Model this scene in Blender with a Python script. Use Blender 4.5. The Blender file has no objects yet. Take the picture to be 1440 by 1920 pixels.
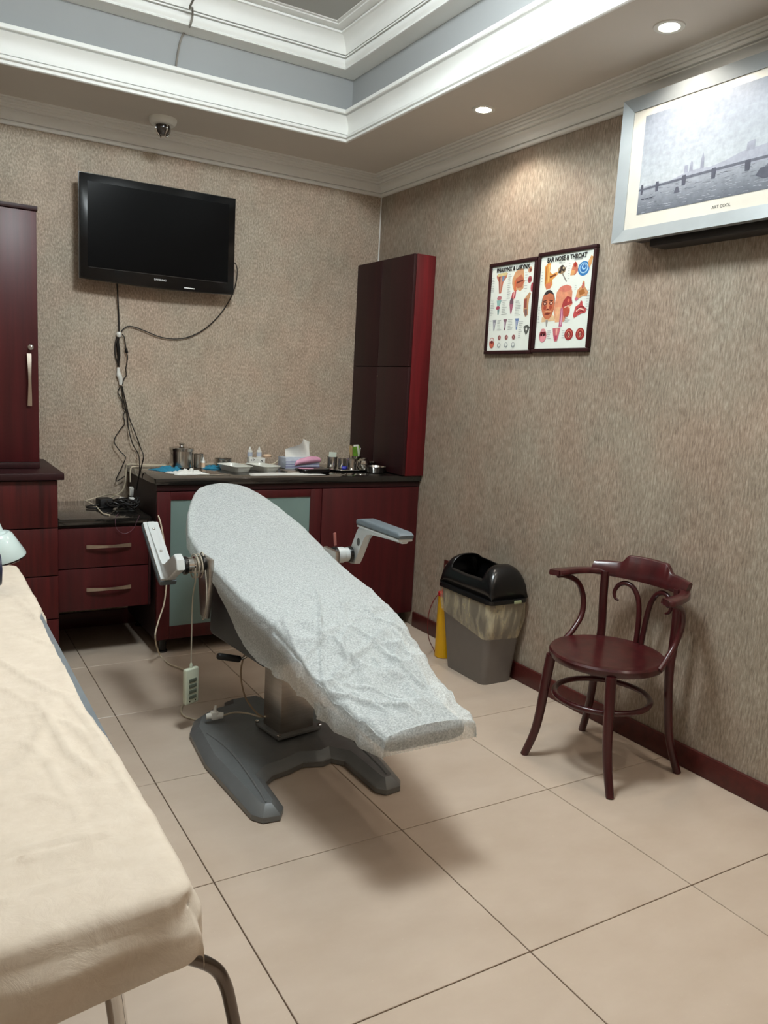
import bpy, bmesh, math, random
from mathutils import Vector, Matrix, noise
random.seed(7)
PI = math.pi

# ------------------------------------------------------------------ camera
F = 1490.722
CAM = Vector((-2.47126, -4.32636, 1.34672))
YAW, PITCH, ROLL = 0.541861, -0.154264, 0.053747
_f = Vector((math.sin(YAW)*math.cos(PITCH), math.cos(YAW)*math.cos(PITCH), math.sin(PITCH)))
_r0 = Vector((math.cos(YAW), -math.sin(YAW), 0)); _u0 = _r0.cross(_f)
_r = math.cos(ROLL)*_r0 + math.sin(ROLL)*_u0
_u = -math.sin(ROLL)*_r0 + math.cos(ROLL)*_u0
scene = bpy.context.scene
COL = scene.collection
cd = bpy.data.cameras.new('camera'); cam = bpy.data.objects.new('camera', cd); COL.objects.link(cam)
cd.sensor_fit = 'HORIZONTAL'; cd.sensor_width = 36.0; cd.lens = 36.0*F/1440.0
cd.clip_start = 0.02
m = Matrix((( _r.x, _u.x, -_f.x, CAM.x), (_r.y, _u.y, -_f.y, CAM.y), (_r.z, _u.z, -_f.z, CAM.z), (0, 0, 0, 1)))
cam.matrix_world = m
scene.camera = cam

# ------------------------------------------------------------------ world, exposure
w = bpy.data.worlds.new('world'); scene.world = w; w.use_nodes = True
w.node_tree.nodes['Background'].inputs[0].default_value = (0.5, 0.55, 0.6, 1)
w.node_tree.nodes['Background'].inputs[1].default_value = 0.03
vs = scene.view_settings
vs.view_transform = 'Standard'; vs.look = 'None'; vs.gamma = 1.0; vs.use_curve_mapping = False
vs.exposure = 0.0
LAMP_STRENGTH = 85.0                     # opal ceiling lamp
POWER_SPOT = 22.0
POWER_SPOT_LEFT = 4.0

# room sizes (x 0 = right wall, y 0 = back wall)
W, D, ZL, ZU = 2.95, 4.75, 2.565, 3.045
T0 = 0.52                                # tray margin

# ------------------------------------------------------------------ helpers
def ray(x, y):
    return _r*((x-720)/F) - _u*((y-960)/F) + _f
def on(x, y, ax, v):
    d = ray(x, y); t = (v-CAM[ax])/d[ax]; return CAM + d*t
def onx(x, y, v): return on(x, y, 0, v)
def ony(x, y, v): return on(x, y, 1, v)
def onz(x, y, v): return on(x, y, 2, v)

def lin(c):
    def g(v):
        v /= 255.0
        return v/12.92 if v <= 0.04045 else ((v+0.055)/1.055)**2.4
    return (g(c[0]), g(c[1]), g(c[2]), 1.0)

def new_mat(name):
    mt = bpy.data.materials.new(name); mt.use_nodes = True
    nt = mt.node_tree
    return mt, nt, nt.nodes['Principled BSDF']

def mat(name, rgb, rough=0.5, metal=0.0, spec=0.5, coat=0.0, var=0.0, scale=20.0, bump=0.0, bscale=200.0, trans=0.0, alpha=1.0, stretch=(1, 1, 1), coat_rough=0.05, aniso=0.0):
    mt, nt, b = new_mat(name)
    c = lin(rgb)
    b.inputs['Base Color'].default_value = c
    b.inputs['Roughness'].default_value = rough
    b.inputs['Metallic'].default_value = metal
    b.inputs['Specular IOR Level'].default_value = spec
    b.inputs['Coat Weight'].default_value = coat
    b.inputs['Coat Roughness'].default_value = coat_rough
    b.inputs['Transmission Weight'].default_value = trans
    b.inputs['Alpha'].default_value = alpha
    L = nt.links
    if var > 0 or bump > 0:
        tc = nt.nodes.new('ShaderNodeTexCoord'); mp = nt.nodes.new('ShaderNodeMapping')
        mp.inputs['Scale'].default_value = stretch
        L.new(tc.outputs['Object'], mp.inputs['Vector'])
    if var > 0:
        n = nt.nodes.new('ShaderNodeTexNoise'); n.inputs['Scale'].default_value = scale; n.inputs['Detail'].default_value = 5
        L.new(mp.outputs[0], n.inputs['Vector'])
        r = nt.nodes.new('ShaderNodeValToRGB')
        r.color_ramp.elements[0].position = 0.3; r.color_ramp.elements[1].position = 0.7
        r.color_ramp.elements[0].color = (c[0]*(1-var), c[1]*(1-var), c[2]*(1-var), 1)
        r.color_ramp.elements[1].color = (min(1, c[0]*(1+var)), min(1, c[1]*(1+var)), min(1, c[2]*(1+var)), 1)
        L.new(n.outputs['Fac'], r.inputs[0]); L.new(r.outputs[0], b.inputs['Base Color'])
    if bump > 0:
        n2 = nt.nodes.new('ShaderNodeTexNoise'); n2.inputs['Scale'].default_value = bscale; n2.inputs['Detail'].default_value = 3
        L.new(mp.outputs[0], n2.inputs['Vector'])
        bp = nt.nodes.new('ShaderNodeBump'); bp.inputs['Strength'].default_value = bump; bp.inputs['Distance'].default_value = 0.01
        L.new(n2.outputs['Fac'], bp.inputs['Height']); L.new(bp.outputs[0], b.inputs['Normal'])
    return mt

def emit_mat(name, rgb, strength):
    mt, nt, b = new_mat(name)
    b.inputs['Base Color'].default_value = (0.9, 0.9, 0.9, 1)
    b.inputs['Emission Color'].default_value = (*rgb, 1)
    b.inputs['Emission Strength'].default_value = strength
    return mt

class MB:
    """collects geometry for one mesh object"""
    def __init__(s):
        s.v = []; s.f = []; s.mi = []; s.c = []
    def add(s, vs_, fs, mi=0, col=None):
        o = len(s.v)
        s.v += [Vector(p) for p in vs_]
        for f in fs:
            s.f.append([i+o for i in f]); s.mi.append(mi); s.c.append(col)
        return s
    def from_bm(s, bm, mi=0):
        bm.verts.index_update()
        return s.add([v.co.copy() for v in bm.verts], [[v.index for v in f.verts] for f in bm.faces], mi)
    def box(s, lo, hi, bev=0.0, seg=2, mi=0, rot=None, pivot=None):
        bm = bmesh.new(); bmesh.ops.create_cube(bm, size=1)
        lo, hi = Vector(lo), Vector(hi); c = (lo+hi)/2; d = hi-lo
        for v in bm.verts: v.co = Vector((v.co.x*d.x, v.co.y*d.y, v.co.z*d.z)) + c
        if bev > 0:
            bmesh.ops.bevel(bm, geom=list(bm.edges), offset=min(bev, 0.45*min(d)), segments=seg, profile=0.5, affect='EDGES')
        if rot is not None:
            p = Vector(pivot) if pivot is not None else c
            for v in bm.verts: v.co = rot @ (v.co-p) + p
        s.from_bm(bm, mi); bm.free(); return s
    def tube(s, pts, r, n=8, smooth=0, closed=False, cap=True, mi=0, flat=None):
        P = [Vector(p) for p in pts]
        R = list(r) if isinstance(r, (list, tuple)) else [r]*len(P)
        if smooth:
            P, R = catmull(P, R, smooth, closed)
        N = len(P); rings = []; prev = None
        for i in range(N):
            if closed: t = (P[(i+1) % N]-P[i-1])
            else: t = P[min(i+1, N-1)]-P[max(i-1, 0)]
            if t.length < 1e-9: t = Vector((0, 0, 1))
            t.normalize()
            if prev is None:
                a = Vector((0, 0, 1)) if abs(t.z) < 0.9 else Vector((1, 0, 0))
                u = t.cross(a).normalized()
            else:
                u = (prev - t*prev.dot(t))
                u = u.normalized() if u.length > 1e-6 else t.orthogonal().normalized()
            prev = u; wv = t.cross(u)
            ring = []
            for k in range(n):
                a = 2*PI*k/n
                ca, sa = math.cos(a), math.sin(a)
                if flat: ca *= flat[0]; sa *= flat[1]
                ring.append(P[i] + (u*ca + wv*sa)*R[i])
            rings.append(ring)
        s.loft(rings, closed_u=True, closed_v=closed, cap=cap and not closed, mi=mi)
        return s
    def loft(s, rings, closed_u=True, closed_v=False, cap=False, mi=0):
        n = len(rings[0]); N = len(rings)
        vs_ = [p for r in rings for p in r]; fs = []
        for i in range(N if closed_v else N-1):
            j = (i+1) % N
            for k in range(n if closed_u else n-1):
                l = (k+1) % n
                fs.append([i*n+k, i*n+l, j*n+l, j*n+k])
        if cap:
            fs.append(list(range(n))[::-1]); fs.append([(N-1)*n+k for k in range(n)])
        return s.add(vs_, fs, mi)
    def lathe(s, prof, at=(0, 0, 0), n=28, axis=None, mi=0, sx=1, sy=1):
        rings = []
        at = Vector(at)
        q = Vector((0, 0, 1)).rotation_difference(Vector(axis)).to_matrix() if axis is not None else None
        for (r, z) in prof:
            ring = []
            for k in range(n):
                a = 2*PI*k/n
                v = Vector((max(r, 1e-5)*math.cos(a)*sx, max(r, 1e-5)*math.sin(a)*sy, z))
                if q is not None: v = q @ v
                ring.append(at+v)
            rings.append(ring)
        return s.loft(rings, closed_u=True, cap=True, mi=mi)
    def prism(s, poly, fn, t0, t1, bev=0.0, seg=2, mi=0):
        """poly of (a,b); fn(a,b,t)->Vector; extruded from t0 to t1"""
        bm = bmesh.new()
        lo = [bm.verts.new((a, b, t0)) for a, b in poly]; hi = [bm.verts.new((a, b, t1)) for a, b in poly]
        n = len(poly)
        bm.faces.new(lo[::-1]); top = bm.faces.new(hi)
        for i in range(n): bm.faces.new([lo[i], lo[(i+1) % n], hi[(i+1) % n], hi[i]])
        if bev > 0:
            es = [e for e in bm.edges if all(abs(v.co.z-t1) < 1e-7 for v in e.verts) or all(abs(v.co.z-t0) < 1e-7 for v in e.verts)]
            bmesh.ops.bevel(bm, geom=es, offset=bev, segments=seg, profile=0.5, affect='EDGES')
        for v in bm.verts: v.co = fn(v.co.x, v.co.y, v.co.z)
        s.from_bm(bm, mi); bm.free(); return s
    def build(s, name, mats, parent=None, angle=35, colors=False, fix=True):
        me = bpy.data.meshes.new(name)
        off = Vector((0, 0, 0))
        if parent is not None and hasattr(parent, 'location'):
            pass
        me.from_pydata([tuple(v) for v in s.v], [], s.f)
        if not isinstance(mats, (list, tuple)): mats = [mats]
        for mt in mats: me.materials.append(mt)
        me.polygons.foreach_set('material_index', s.mi)
        if colors:
            at = me.color_attributes.new('print', 'FLOAT_COLOR', 'CORNER')
            for p, c in zip(me.polygons, s.c):
                for li in p.loop_indices: at.data[li].color = c or (1, 1, 1, 1)
        if fix:
            bm = bmesh.new(); bm.from_mesh(me)
            bmesh.ops.recalc_face_normals(bm, faces=bm.faces); bm.to_mesh(me); bm.free()
        me.update()
        if angle:
            me.shade_smooth(); me.set_sharp_from_angle(angle=math.radians(angle))
        o = bpy.data.objects.new(name, me); COL.objects.link(o)
        if parent is not None: attach(o, parent)
        return o

def attach(o, parent):
    """parent o (whose mesh is in world coordinates) and keep it in place"""
    bpy_w = world_of(parent)
    o.parent = parent
    o.matrix_parent_inverse = bpy_w.inverted()
def world_of(o):
    mtx = Matrix.LocRotScale(o.location, o.rotation_euler, o.scale)
    if o.parent is not None:
        return world_of(o.parent) @ o.matrix_parent_inverse @ mtx
    return mtx

def catmull(P, R, k, closed=False):
    n = len(P); out = []; rr = []
    segs = n if closed else n-1
    for i in range(segs):
        if closed: a, b, c, d = P[i-1], P[i], P[(i+1) % n], P[(i+2) % n]
        else: a, b, c, d = P[max(i-1, 0)], P[i], P[i+1], P[min(i+2, n-1)]
        r0, r1 = R[i], R[(i+1) % n]
        for j in range(k):
            t = j/k
            out.append(0.5*((2*b) + (c-a)*t + (2*a-5*b+4*c-d)*t*t + (3*b-a-3*c+d)*t**3)); rr.append(r0+(r1-r0)*t)
    if not closed: out.append(P[-1]); rr.append(R[-1])
    return out, rr

def tag(o, label, cat, group=None, kind=None):
    if label: o['label'] = label
    if cat: o['category'] = cat
    if group: o['group'] = group
    if kind: o['kind'] = kind
    return o
def thing(name, label, cat, loc=(0, 0, 0), group=None):
    o = bpy.data.objects.new(name, None); COL.objects.link(o); o.location = loc
    o.empty_display_size = 0.05
    return tag(o, label, cat, group)
def struct(o): o['kind'] = 'structure'; return o
def lp(o, label): o['label'] = label; return o

def rrect(x0, x1, y0, y1, r, n=5):
    pts = []
    for cx, cy, a0 in ((x1-r, y1-r, 0), (x0+r, y1-r, 90), (x0+r, y0+r, 180), (x1-r, y0+r, 270)):
        for k in range(n+1):
            a = math.radians(a0+90*k/n); pts.append((cx+r*math.cos(a), cy+r*math.sin(a)))
    return pts

def text_mesh(txt, size, fn, depth=0.0006, bold=0.0, align='CENTER'):
    """returns an MB with the lettering; fn(a,b,t)->Vector"""
    cu = bpy.data.curves.new('t', 'FONT'); cu.body = txt; cu.size = size; cu.align_x = align; cu.extrude = depth; cu.offset = bold
    cu.resolution_u = 3
    ob = bpy.data.objects.new('t', cu); COL.objects.link(ob)
    dg = bpy.context.evaluated_depsgraph_get()
    me = bpy.data.meshes.new_from_object(ob.evaluated_get(dg))
    mb = MB(); mb.add([fn(v.co.x, v.co.y, v.co.z) for v in me.vertices], [list(p.vertices) for p in me.polygons])
    bpy.data.objects.remove(ob); bpy.data.curves.remove(cu); bpy.data.meshes.remove(me)
    return mb

# ------------------------------------------------------------------ materials
def wallpaper(name, streak, fine, gain=1.0):
    mt, nt, b = new_mat(name); L = nt.links; N = nt.nodes
    g = N.new('ShaderNodeNewGeometry')
    def noise_(sc, detail, rough=0.6):
        mp = N.new('ShaderNodeMapping'); mp.inputs['Scale'].default_value = sc
        L.new(g.outputs['Position'], mp.inputs['Vector'])
        n = N.new('ShaderNodeTexNoise'); n.inputs['Scale'].default_value = 1; n.inputs['Detail'].default_value = detail
        n.inputs['Roughness'].default_value = rough
        L.new(mp.outputs[0], n.inputs['Vector']); return n
    big = noise_((2.2, 2.2, 2.0), 4)
    mid = noise_((16, 16, 9), 4)
    st = noise_((fine, fine, fine/streak), 3, 0.65)
    r1 = N.new('ShaderNodeValToRGB')
    e = r1.color_ramp.elements
    e[0].position = 0.30; e[0].color = lin((117, 103, 91)); e[1].position = 0.70; e[1].color = lin((205, 189, 175))
    k = r1.color_ramp.elements.new(0.5); k.color = lin((164, 148, 134))
    def mth(op, a, bb):
        x = N.new('ShaderNodeMath'); x.operation = op
        for i, q in enumerate((a, bb)):
            if isinstance(q, (int, float)): x.inputs[i].default_value = q
            else: L.new(q, x.inputs[i])
        return x.outputs[0]
    s = mth('ADD', mth('MULTIPLY', st.outputs['Fac'], 0.68), mth('ADD', mth('MULTIPLY', mid.outputs['Fac'], 0.17), mth('MULTIPLY', big.outputs['Fac'], 0.15)))
    L.new(s, r1.inputs[0])
    for el in r1.color_ramp.elements: el.color = (el.color[0]*gain, el.color[1]*gain, el.color[2]*gain, 1)
    hue = noise_((3.1, 3.1, 2.7), 3)
    mix = N.new('ShaderNodeMix'); mix.data_type = 'RGBA'; mix.blend_type = 'MULTIPLY'
    r2 = N.new('ShaderNodeValToRGB')
    r2.color_ramp.elements[0].position = 0.38; r2.color_ramp.elements[0].color = (0.95, 1.0, 0.96, 1)
    r2.color_ramp.elements[1].position = 0.62; r2.color_ramp.elements[1].color = (1.0, 0.955, 0.90, 1)
    L.new(hue.outputs['Fac'], r2.inputs[0])
    mix.inputs[0].default_value = 1.0
    L.new(r1.outputs[0], mix.inputs[6]); L.new(r2.outputs[0], mix.inputs[7]); L.new(mix.outputs[2], b.inputs['Base Color'])
    b.inputs['Roughness'].default_value = 0.5
    b.inputs['Specular IOR Level'].default_value = 0.35
    bp = N.new('ShaderNodeBump'); bp.inputs['Strength'].default_value = 0.8; bp.inputs['Distance'].default_value = 0.004
    L.new(st.outputs['Fac'], bp.inputs['Height']); L.new(bp.outputs[0], b.inputs['Normal'])
    return mt

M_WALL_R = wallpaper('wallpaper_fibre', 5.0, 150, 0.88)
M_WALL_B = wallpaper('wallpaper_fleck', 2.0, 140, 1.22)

def tile_mat():
    mt, nt, b = new_mat('floor_tile'); L = nt.links; N = nt.nodes
    g = N.new('ShaderNodeNewGeometry'); oi = N.new('ShaderNodeObjectInfo')
    def nz(sc, det, r=0.6, off=False):
        mp = N.new('ShaderNodeMapping'); mp.inputs['Scale'].default_value = sc
        L.new(g.outputs['Position'], mp.inputs['Vector'])
        n = N.new('ShaderNodeTexNoise'); n.inputs['Scale'].default_value = 1; n.inputs['Detail'].default_value = det; n.inputs['Roughness'].default_value = r
        L.new(mp.outputs[0], n.inputs['Vector']); return n.outputs['Fac']
    a = nz((4, 7, 5), 4); d = nz((160, 160, 160), 2)
    r = N.new('ShaderNodeValToRGB'); r.color_ramp.elements[0].position = 0.32; r.color_ramp.elements[1].position = 0.68
    r.color_ramp.elements[0].color = lin((190, 172, 154)); r.color_ramp.elements[1].color = lin((199, 182, 165))
    L.new(a, r.inputs[0])
    # pale mineral flecks
    r3 = N.new('ShaderNodeValToRGB'); r3.color_ramp.elements[0].position = 0.70; r3.color_ramp.elements[1].position = 0.76
    r3.color_ramp.elements[0].color = (0, 0, 0, 1); r3.color_ramp.elements[1].color = (0.25, 0.25, 0.25, 1)
    L.new(d, r3.inputs[0])
    mx = N.new('ShaderNodeMix'); mx.data_type = 'RGBA'; L.new(r3.outputs[0], mx.inputs[0]); L.new(r.outputs[0], mx.inputs[6]); mx.inputs[7].default_value = lin((226, 215, 200))
    # each tile a shade of its own
    mm = N.new('ShaderNodeMath'); mm.operation = 'MULTIPLY_ADD'; mm.inputs[1].default_value = 0.06; mm.inputs[2].default_value = 0.97
    L.new(oi.outputs['Random'], mm.inputs[0])
    m2 = N.new('ShaderNodeMix'); m2.data_type = 'RGBA'; m2.blend_type = 'MULTIPLY'; m2.inputs[0].default_value = 1
    cb = N.new('ShaderNodeCombineColor')
    for i in range(3): L.new(mm.outputs[0], cb.inputs[i])
    L.new(mx.outputs[2], m2.inputs[6]); L.new(cb.outputs[0], m2.inputs[7]); L.new(m2.outputs[2], b.inputs['Base Color'])
    rr = N.new('ShaderNodeMapRange'); rr.inputs[3].default_value = 0.27; rr.inputs[4].default_value = 0.33
    L.new(a, rr.inputs[0]); L.new(rr.outputs[0], b.inputs['Roughness'])
    b.inputs['Specular IOR Level'].default_value = 0.4
    return mt
M_TILE = tile_mat()
M_GROUT = mat('grout', (96, 78, 62), 0.9, var=0.1)
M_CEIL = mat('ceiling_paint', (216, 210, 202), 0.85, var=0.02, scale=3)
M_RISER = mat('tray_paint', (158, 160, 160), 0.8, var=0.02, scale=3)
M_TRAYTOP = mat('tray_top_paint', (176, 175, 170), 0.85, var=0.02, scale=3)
M_MOULD = mat('moulding_white', (236, 236, 232), 0.55, var=0.01, scale=8)

def wood(name, c1, c2, rough=0.42, vertical=True, coat=0.12):
    mt, nt, b = new_mat(name); L = nt.links; N = nt.nodes
    g = N.new('ShaderNodeNewGeometry'); mp = N.new('ShaderNodeMapping')
    mp.inputs['Scale'].default_value = (28, 28, 1.6) if vertical else (2, 28, 28)
    L.new(g.outputs['Position'], mp.inputs['Vector'])
    n = N.new('ShaderNodeTexNoise'); n.inputs['Scale'].default_value = 1; n.inputs['Detail'].default_value = 6; n.inputs['Roughness'].default_value = 0.6
    L.new(mp.outputs[0], n.inputs['Vector'])
    r = N.new('ShaderNodeValToRGB'); r.color_ramp.elements[0].position = 0.3; r.color_ramp.elements[1].position = 0.72
    r.color_ramp.elements[0].color = lin(c1); r.color_ramp.elements[1].color = lin(c2)
    L.new(n.outputs['Fac'], r.inputs[0]); L.new(r.outputs[0], b.inputs['Base Color'])
    b.inputs['Roughness'].default_value = rough; b.inputs['Coat Weight'].default_value = coat; b.inputs['Coat Roughness'].default_value = 0.32
    b.inputs['Specular IOR Level'].default_value = 0.3
    return mt
M_WOOD = wood('mahogany', (58, 17, 19), (80, 24, 27))
M_WOODD = wood('mahogany_dark', (38, 14, 16), (49, 17, 20), rough=0.5, coat=0.04)  # dark tone for several parts; painted-in shade on the corner cupboard doors
M_WOODG = wood('mahogany_grained', (46, 16, 17), (92, 28, 28))
M_WOODLIT = wood('mahogany_lit_end', (78, 15, 19), (108, 24, 30))  # redder mahogany copy, the light on the end panel put into its colour
M_CARC = mat('carcass_dark', (38, 18, 17), 0.6, var=0.1)
M_BASEB = wood('baseboard_wood', (68, 27, 24), (86, 35, 31), vertical=False)
M_CHAIRW = wood('bentwood', (50, 13, 16), (72, 20, 23), rough=0.22, coat=0.5)
M_TOP = mat('black_glass_top', (30, 28, 26), 0.10, spec=0.6, coat=0.6, var=0.15, scale=90)
M_NICKEL = mat('brushed_nickel', (190, 178, 165), 0.32, metal=1.0, var=0.12, scale=30, stretch=(40, 40, 1))
M_STEEL = mat('steel', (200, 198, 194), 0.16, metal=1.0, var=0.04)
M_STEELB = mat('steel_brushed', (178, 172, 165), 0.34, metal=1.0, var=0.08, scale=6, stretch=(1, 1, 30))
M_CHROME = mat('chrome', (215, 214, 212), 0.07, metal=1.0, var=0.02)
M_ALU = mat('silver_paint', (208, 213, 213), 0.34, metal=0.2, var=0.03)
M_ACF = mat('ac_frame_silver', (160, 167, 170), 0.32, metal=0.4, var=0.03)
M_TUBE = mat('dark_tube', (112, 104, 98), 0.22, metal=1.0, var=0.05)
M_FROST = mat('frosted_glass', (112, 134, 130), 0.38, spec=0.5, coat=0.3, coat_rough=0.3, var=0.12, scale=2.5)
M_BLACKP = mat('black_plastic', (18, 18, 19), 0.25, spec=0.5, var=0.08)
M_BLACKG = mat('black_gloss', (10, 10, 12), 0.16, spec=0.3, var=0.05)
M_BLACKM = mat('black_matt', (22, 22, 23), 0.6, var=0.1)
M_SCREEN = mat('tv_screen', (10, 10, 11), 0.22, spec=0.08, var=0.05)
M_WHITEP = mat('white_plastic', (228, 228, 222), 0.35, var=0.02)
M_CREAMP = mat('cream_plastic', (214, 206, 184), 0.45, var=0.03)
M_CABLEW = mat('white_cable', (206, 194, 170), 0.5, var=0.04)
M_CABLEB = mat('black_cable', (24, 20, 18), 0.5, var=0.1)
M_GREYB = mat('grey_enamel', (112, 114, 114), 0.36, metal=0.25, var=0.07, scale=12, bump=0.05, bscale=60)
M_VINYL = mat('grey_vinyl', (70, 76, 80), 0.5, var=0.06)
M_SHELL = mat('dark_grey_shell', (58, 62, 64), 0.5, var=0.05)
M_PAD = mat('armrest_grey', (96, 106, 112), 0.45, var=0.05)
M_BING = mat('bin_grey', (106, 100, 94), 0.42, var=0.04)
M_YELLOW = mat('yellow_plastic', (214, 160, 8), 0.4, var=0.05)
M_RED = mat('red_plastic', (178, 26, 30), 0.45, var=0.08)
M_LAMPW = mat('lamp_enamel', (205, 222, 220), 0.22, coat=0.4, var=0.02)
M_NAVY = mat('navy_vinyl', (34, 36, 62), 0.35, var=0.08)
M_REMOTE = mat('remote_shell', (196, 203, 182), 0.4, var=0.03)
M_BUTTON = mat('remote_button', (92, 100, 86), 0.5, var=0.05)
M_BLUE = mat('blue_cloth', (40, 128, 160), 0.9, var=0.12, scale=60, bump=0.3, bscale=180)
M_GAUZE = mat('white_gauze', (226, 226, 220), 0.95, var=0.05, scale=50, bump=0.3, bscale=160)
M_TISSUE = mat('tissue', (232, 230, 222), 0.95, var=0.03, scale=30)
M_PINK = mat('pink_plastic', (216, 158, 184), 0.5, var=0.12, scale=30)
M_PAPER = mat('paper', (222, 222, 216), 0.8, var=0.02)
M_PALEB = mat('pale_blue_card', (188, 196, 210), 0.6, var=0.08, scale=60)
M_PRINTK = mat('print_black', (24, 22, 24), 0.6, var=0.1)
M_ENAMELW = mat('white_enamel', (220, 222, 214), 0.2, coat=0.4, var=0.02)
M_BEIGE = mat('beige_plastic', (222, 190, 160), 0.5, var=0.04)
M_GREENP = mat('green_packet', (96, 140, 40), 0.45, var=0.25, scale=50)
M_BLUEP = mat('blue_plastic', (30, 40, 150), 0.4, var=0.08)
M_STICK = mat('wooden_stick', (206, 176, 128), 0.8, var=0.1)
M_GLASS = mat('jar_glass', (225, 232, 230), 0.05, trans=0.9, var=0.01)
M_MATT = mat('couch_vinyl', (112, 120, 126), 0.3, var=0.08)
M_WIREC = mat('ceiling_wire', (128, 122, 114), 0.6, var=0.05)

def sheet_mat(name, c1, c2, a0, a1, scale, bump, rough=0.8):
    mt, nt, b = new_mat(name); L = nt.links; N = nt.nodes
    tc = N.new('ShaderNodeTexCoord')
    n = N.new('ShaderNodeTexNoise'); n.inputs['Scale'].default_value = scale; n.inputs['Detail'].default_value = 4; n.inputs['Roughness'].default_value = 0.7
    L.new(tc.outputs['Object'], n.inputs['Vector'])
    r = N.new('ShaderNodeValToRGB'); r.color_ramp.elements[0].position = 0.35; r.color_ramp.elements[1].position = 0.65
    r.color_ramp.elements[0].color = lin(c1); r.color_ramp.elements[1].color = lin(c2)
    L.new(n.outputs['Fac'], r.inputs[0]); L.new(r.outputs[0], b.inputs['Base Color'])
    mr = N.new('ShaderNodeMapRange'); mr.inputs[1].default_value = 0.35; mr.inputs[2].default_value = 0.65; mr.inputs[3].default_value = a0; mr.inputs[4].default_value = a1
    L.new(n.outputs['Fac'], mr.inputs[0]); L.new(mr.outputs[0], b.inputs['Alpha'])
    b.inputs['Roughness'].default_value = rough; b.inputs['Specular IOR Level'].default_value = 0.25
    n2 = N.new('ShaderNodeTexNoise'); n2.inputs['Scale'].default_value = 24; n2.inputs['Detail'].default_value = 6; n2.inputs['Roughness'].default_value = 0.6
    n2.inputs['Distortion'].default_value = 1.2
    L.new(tc.outputs['Object'], n2.inputs['Vector'])
    bp = N.new('ShaderNodeBump'); bp.inputs['Strength'].default_value = bump; bp.inputs['Distance'].default_value = 0.012
    L.new(n2.outputs['Fac'], bp.inputs['Height']); L.new(bp.outputs[0], b.inputs['Normal'])
    return mt
M_COVER = sheet_mat('nonwoven_cover', (212, 219, 219), (228, 234, 234), 0.46, 0.70, 190, 0.40)
M_BEDSH = sheet_mat('cream_sheet', (212, 199, 182), (215, 203, 187), 0.97, 1.0, 30, 0.16)

def liner_mat():
    mt, nt, b = new_mat('clear_liner'); L = nt.links; N = nt.nodes
    b.inputs['Base Color'].default_value = lin((226, 214, 180)); b.inputs['Roughness'].default_value = 0.18
    tc = N.new('ShaderNodeTexCoord'); mp = N.new('ShaderNodeMapping'); mp.inputs['Scale'].default_value = (30, 30, 9)
    mp.inputs['Rotation'].default_value = (0.5, 0.4, 0.2)
    L.new(tc.outputs['Object'], mp.inputs['Vector'])
    n = N.new('ShaderNodeTexNoise'); n.inputs['Scale'].default_value = 1.0; n.inputs['Detail'].default_value = 5
    L.new(mp.outputs[0], n.inputs['Vector'])
    mr = N.new('ShaderNodeMapRange'); mr.inputs[1].default_value = 0.4; mr.inputs[2].default_value = 0.68; mr.inputs[3].default_value = 0.12; mr.inputs[4].default_value = 0.55
    L.new(n.outputs['Fac'], mr.inputs[0]); L.new(mr.outputs[0], b.inputs['Alpha'])
    bp = N.new('ShaderNodeBump'); bp.inputs['Strength'].default_value = 0.7; bp.inputs['Distance'].default_value = 0.01
    L.new(n.outputs['Fac'], bp.inputs['Height']); L.new(bp.outputs[0], b.inputs['Normal'])
    return mt
M_LINER = liner_mat()

def print_mat(name, rough=0.35, fleck=0.0):
    mt, nt, b = new_mat(name); L = nt.links; N = nt.nodes
    a = N.new('ShaderNodeVertexColor'); a.layer_name = 'print'
    tc = N.new('ShaderNodeTexCoord'); n = N.new('ShaderNodeTexNoise'); n.inputs['Scale'].default_value = 60; n.inputs['Detail'].default_value = 5
    L.new(tc.outputs['Object'], n.inputs['Vector'])
    mr = N.new('ShaderNodeMapRange'); mr.inputs[1].default_value = 0.3; mr.inputs[2].default_value = 0.7; mr.inputs[3].default_value = 1-fleck; mr.inputs[4].default_value = 1.0
    L.new(n.outputs['Fac'], mr.inputs[0])
    cb = N.new('ShaderNodeCombineColor')
    for i in range(3): L.new(mr.outputs[0], cb.inputs[i])
    mx = N.new('ShaderNodeMix'); mx.data_type = 'RGBA'; mx.blend_type = 'MULTIPLY'; mx.inputs[0].default_value = 1
    L.new(a.outputs[0], mx.inputs[6]); L.new(cb.outputs[0], mx.inputs[7]); L.new(mx.outputs[2], b.inputs['Base Color'])
    b.inputs['Roughness'].default_value = rough
    return mt
M_PRINT = print_mat('poster_print', 0.4, 0.20)
M_PICT = print_mat('picture_print', 0.3, 0.22)

# ------------------------------------------------------------------ the room shell
fl = MB().box((-W-0.1, -D-0.1, -0.1), (0.1, 0.1, -0.004)).build('floor', M_GROUT, angle=0); struct(fl)
S = 0.6; OX, OY = -0.6018, -0.626; G = 0.0016
def tile_cuts(o, lim):
    c = [o]
    while c[-1] - S > lim: c.append(c[-1]-S)
    return c
xs = [0.0] + tile_cuts(OX, -W) + [-W]; ys = [0.0, OY] + [OY-S*k for k in range(1, 7)] + [-D]
tile_cache = {}
for i in range(len(xs)-1):
    for j in range(len(ys)-1):
        x1, x0, y1, y0 = xs[i]-G, xs[i+1]+G, ys[j]-G, ys[j+1]+G
        wx, wy = round(x1-x0, 4), round(y1-y0, 4)
        if (wx, wy) not in tile_cache:
            bm_ = MB().box((-wx/2, -wy/2, -0.012), (wx/2, wy/2, 0), bev=0.0012, seg=1)
            t = bm_.build('tile', M_TILE, angle=0); tile_cache[(wx, wy)] = t
        else:
            t = tile_cache[(wx, wy)].copy(); COL.objects.link(t)
        t.location = ((x0+x1)/2, (y0+y1)/2, random.uniform(-0.0003, 0.0))
        t.parent = fl

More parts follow.
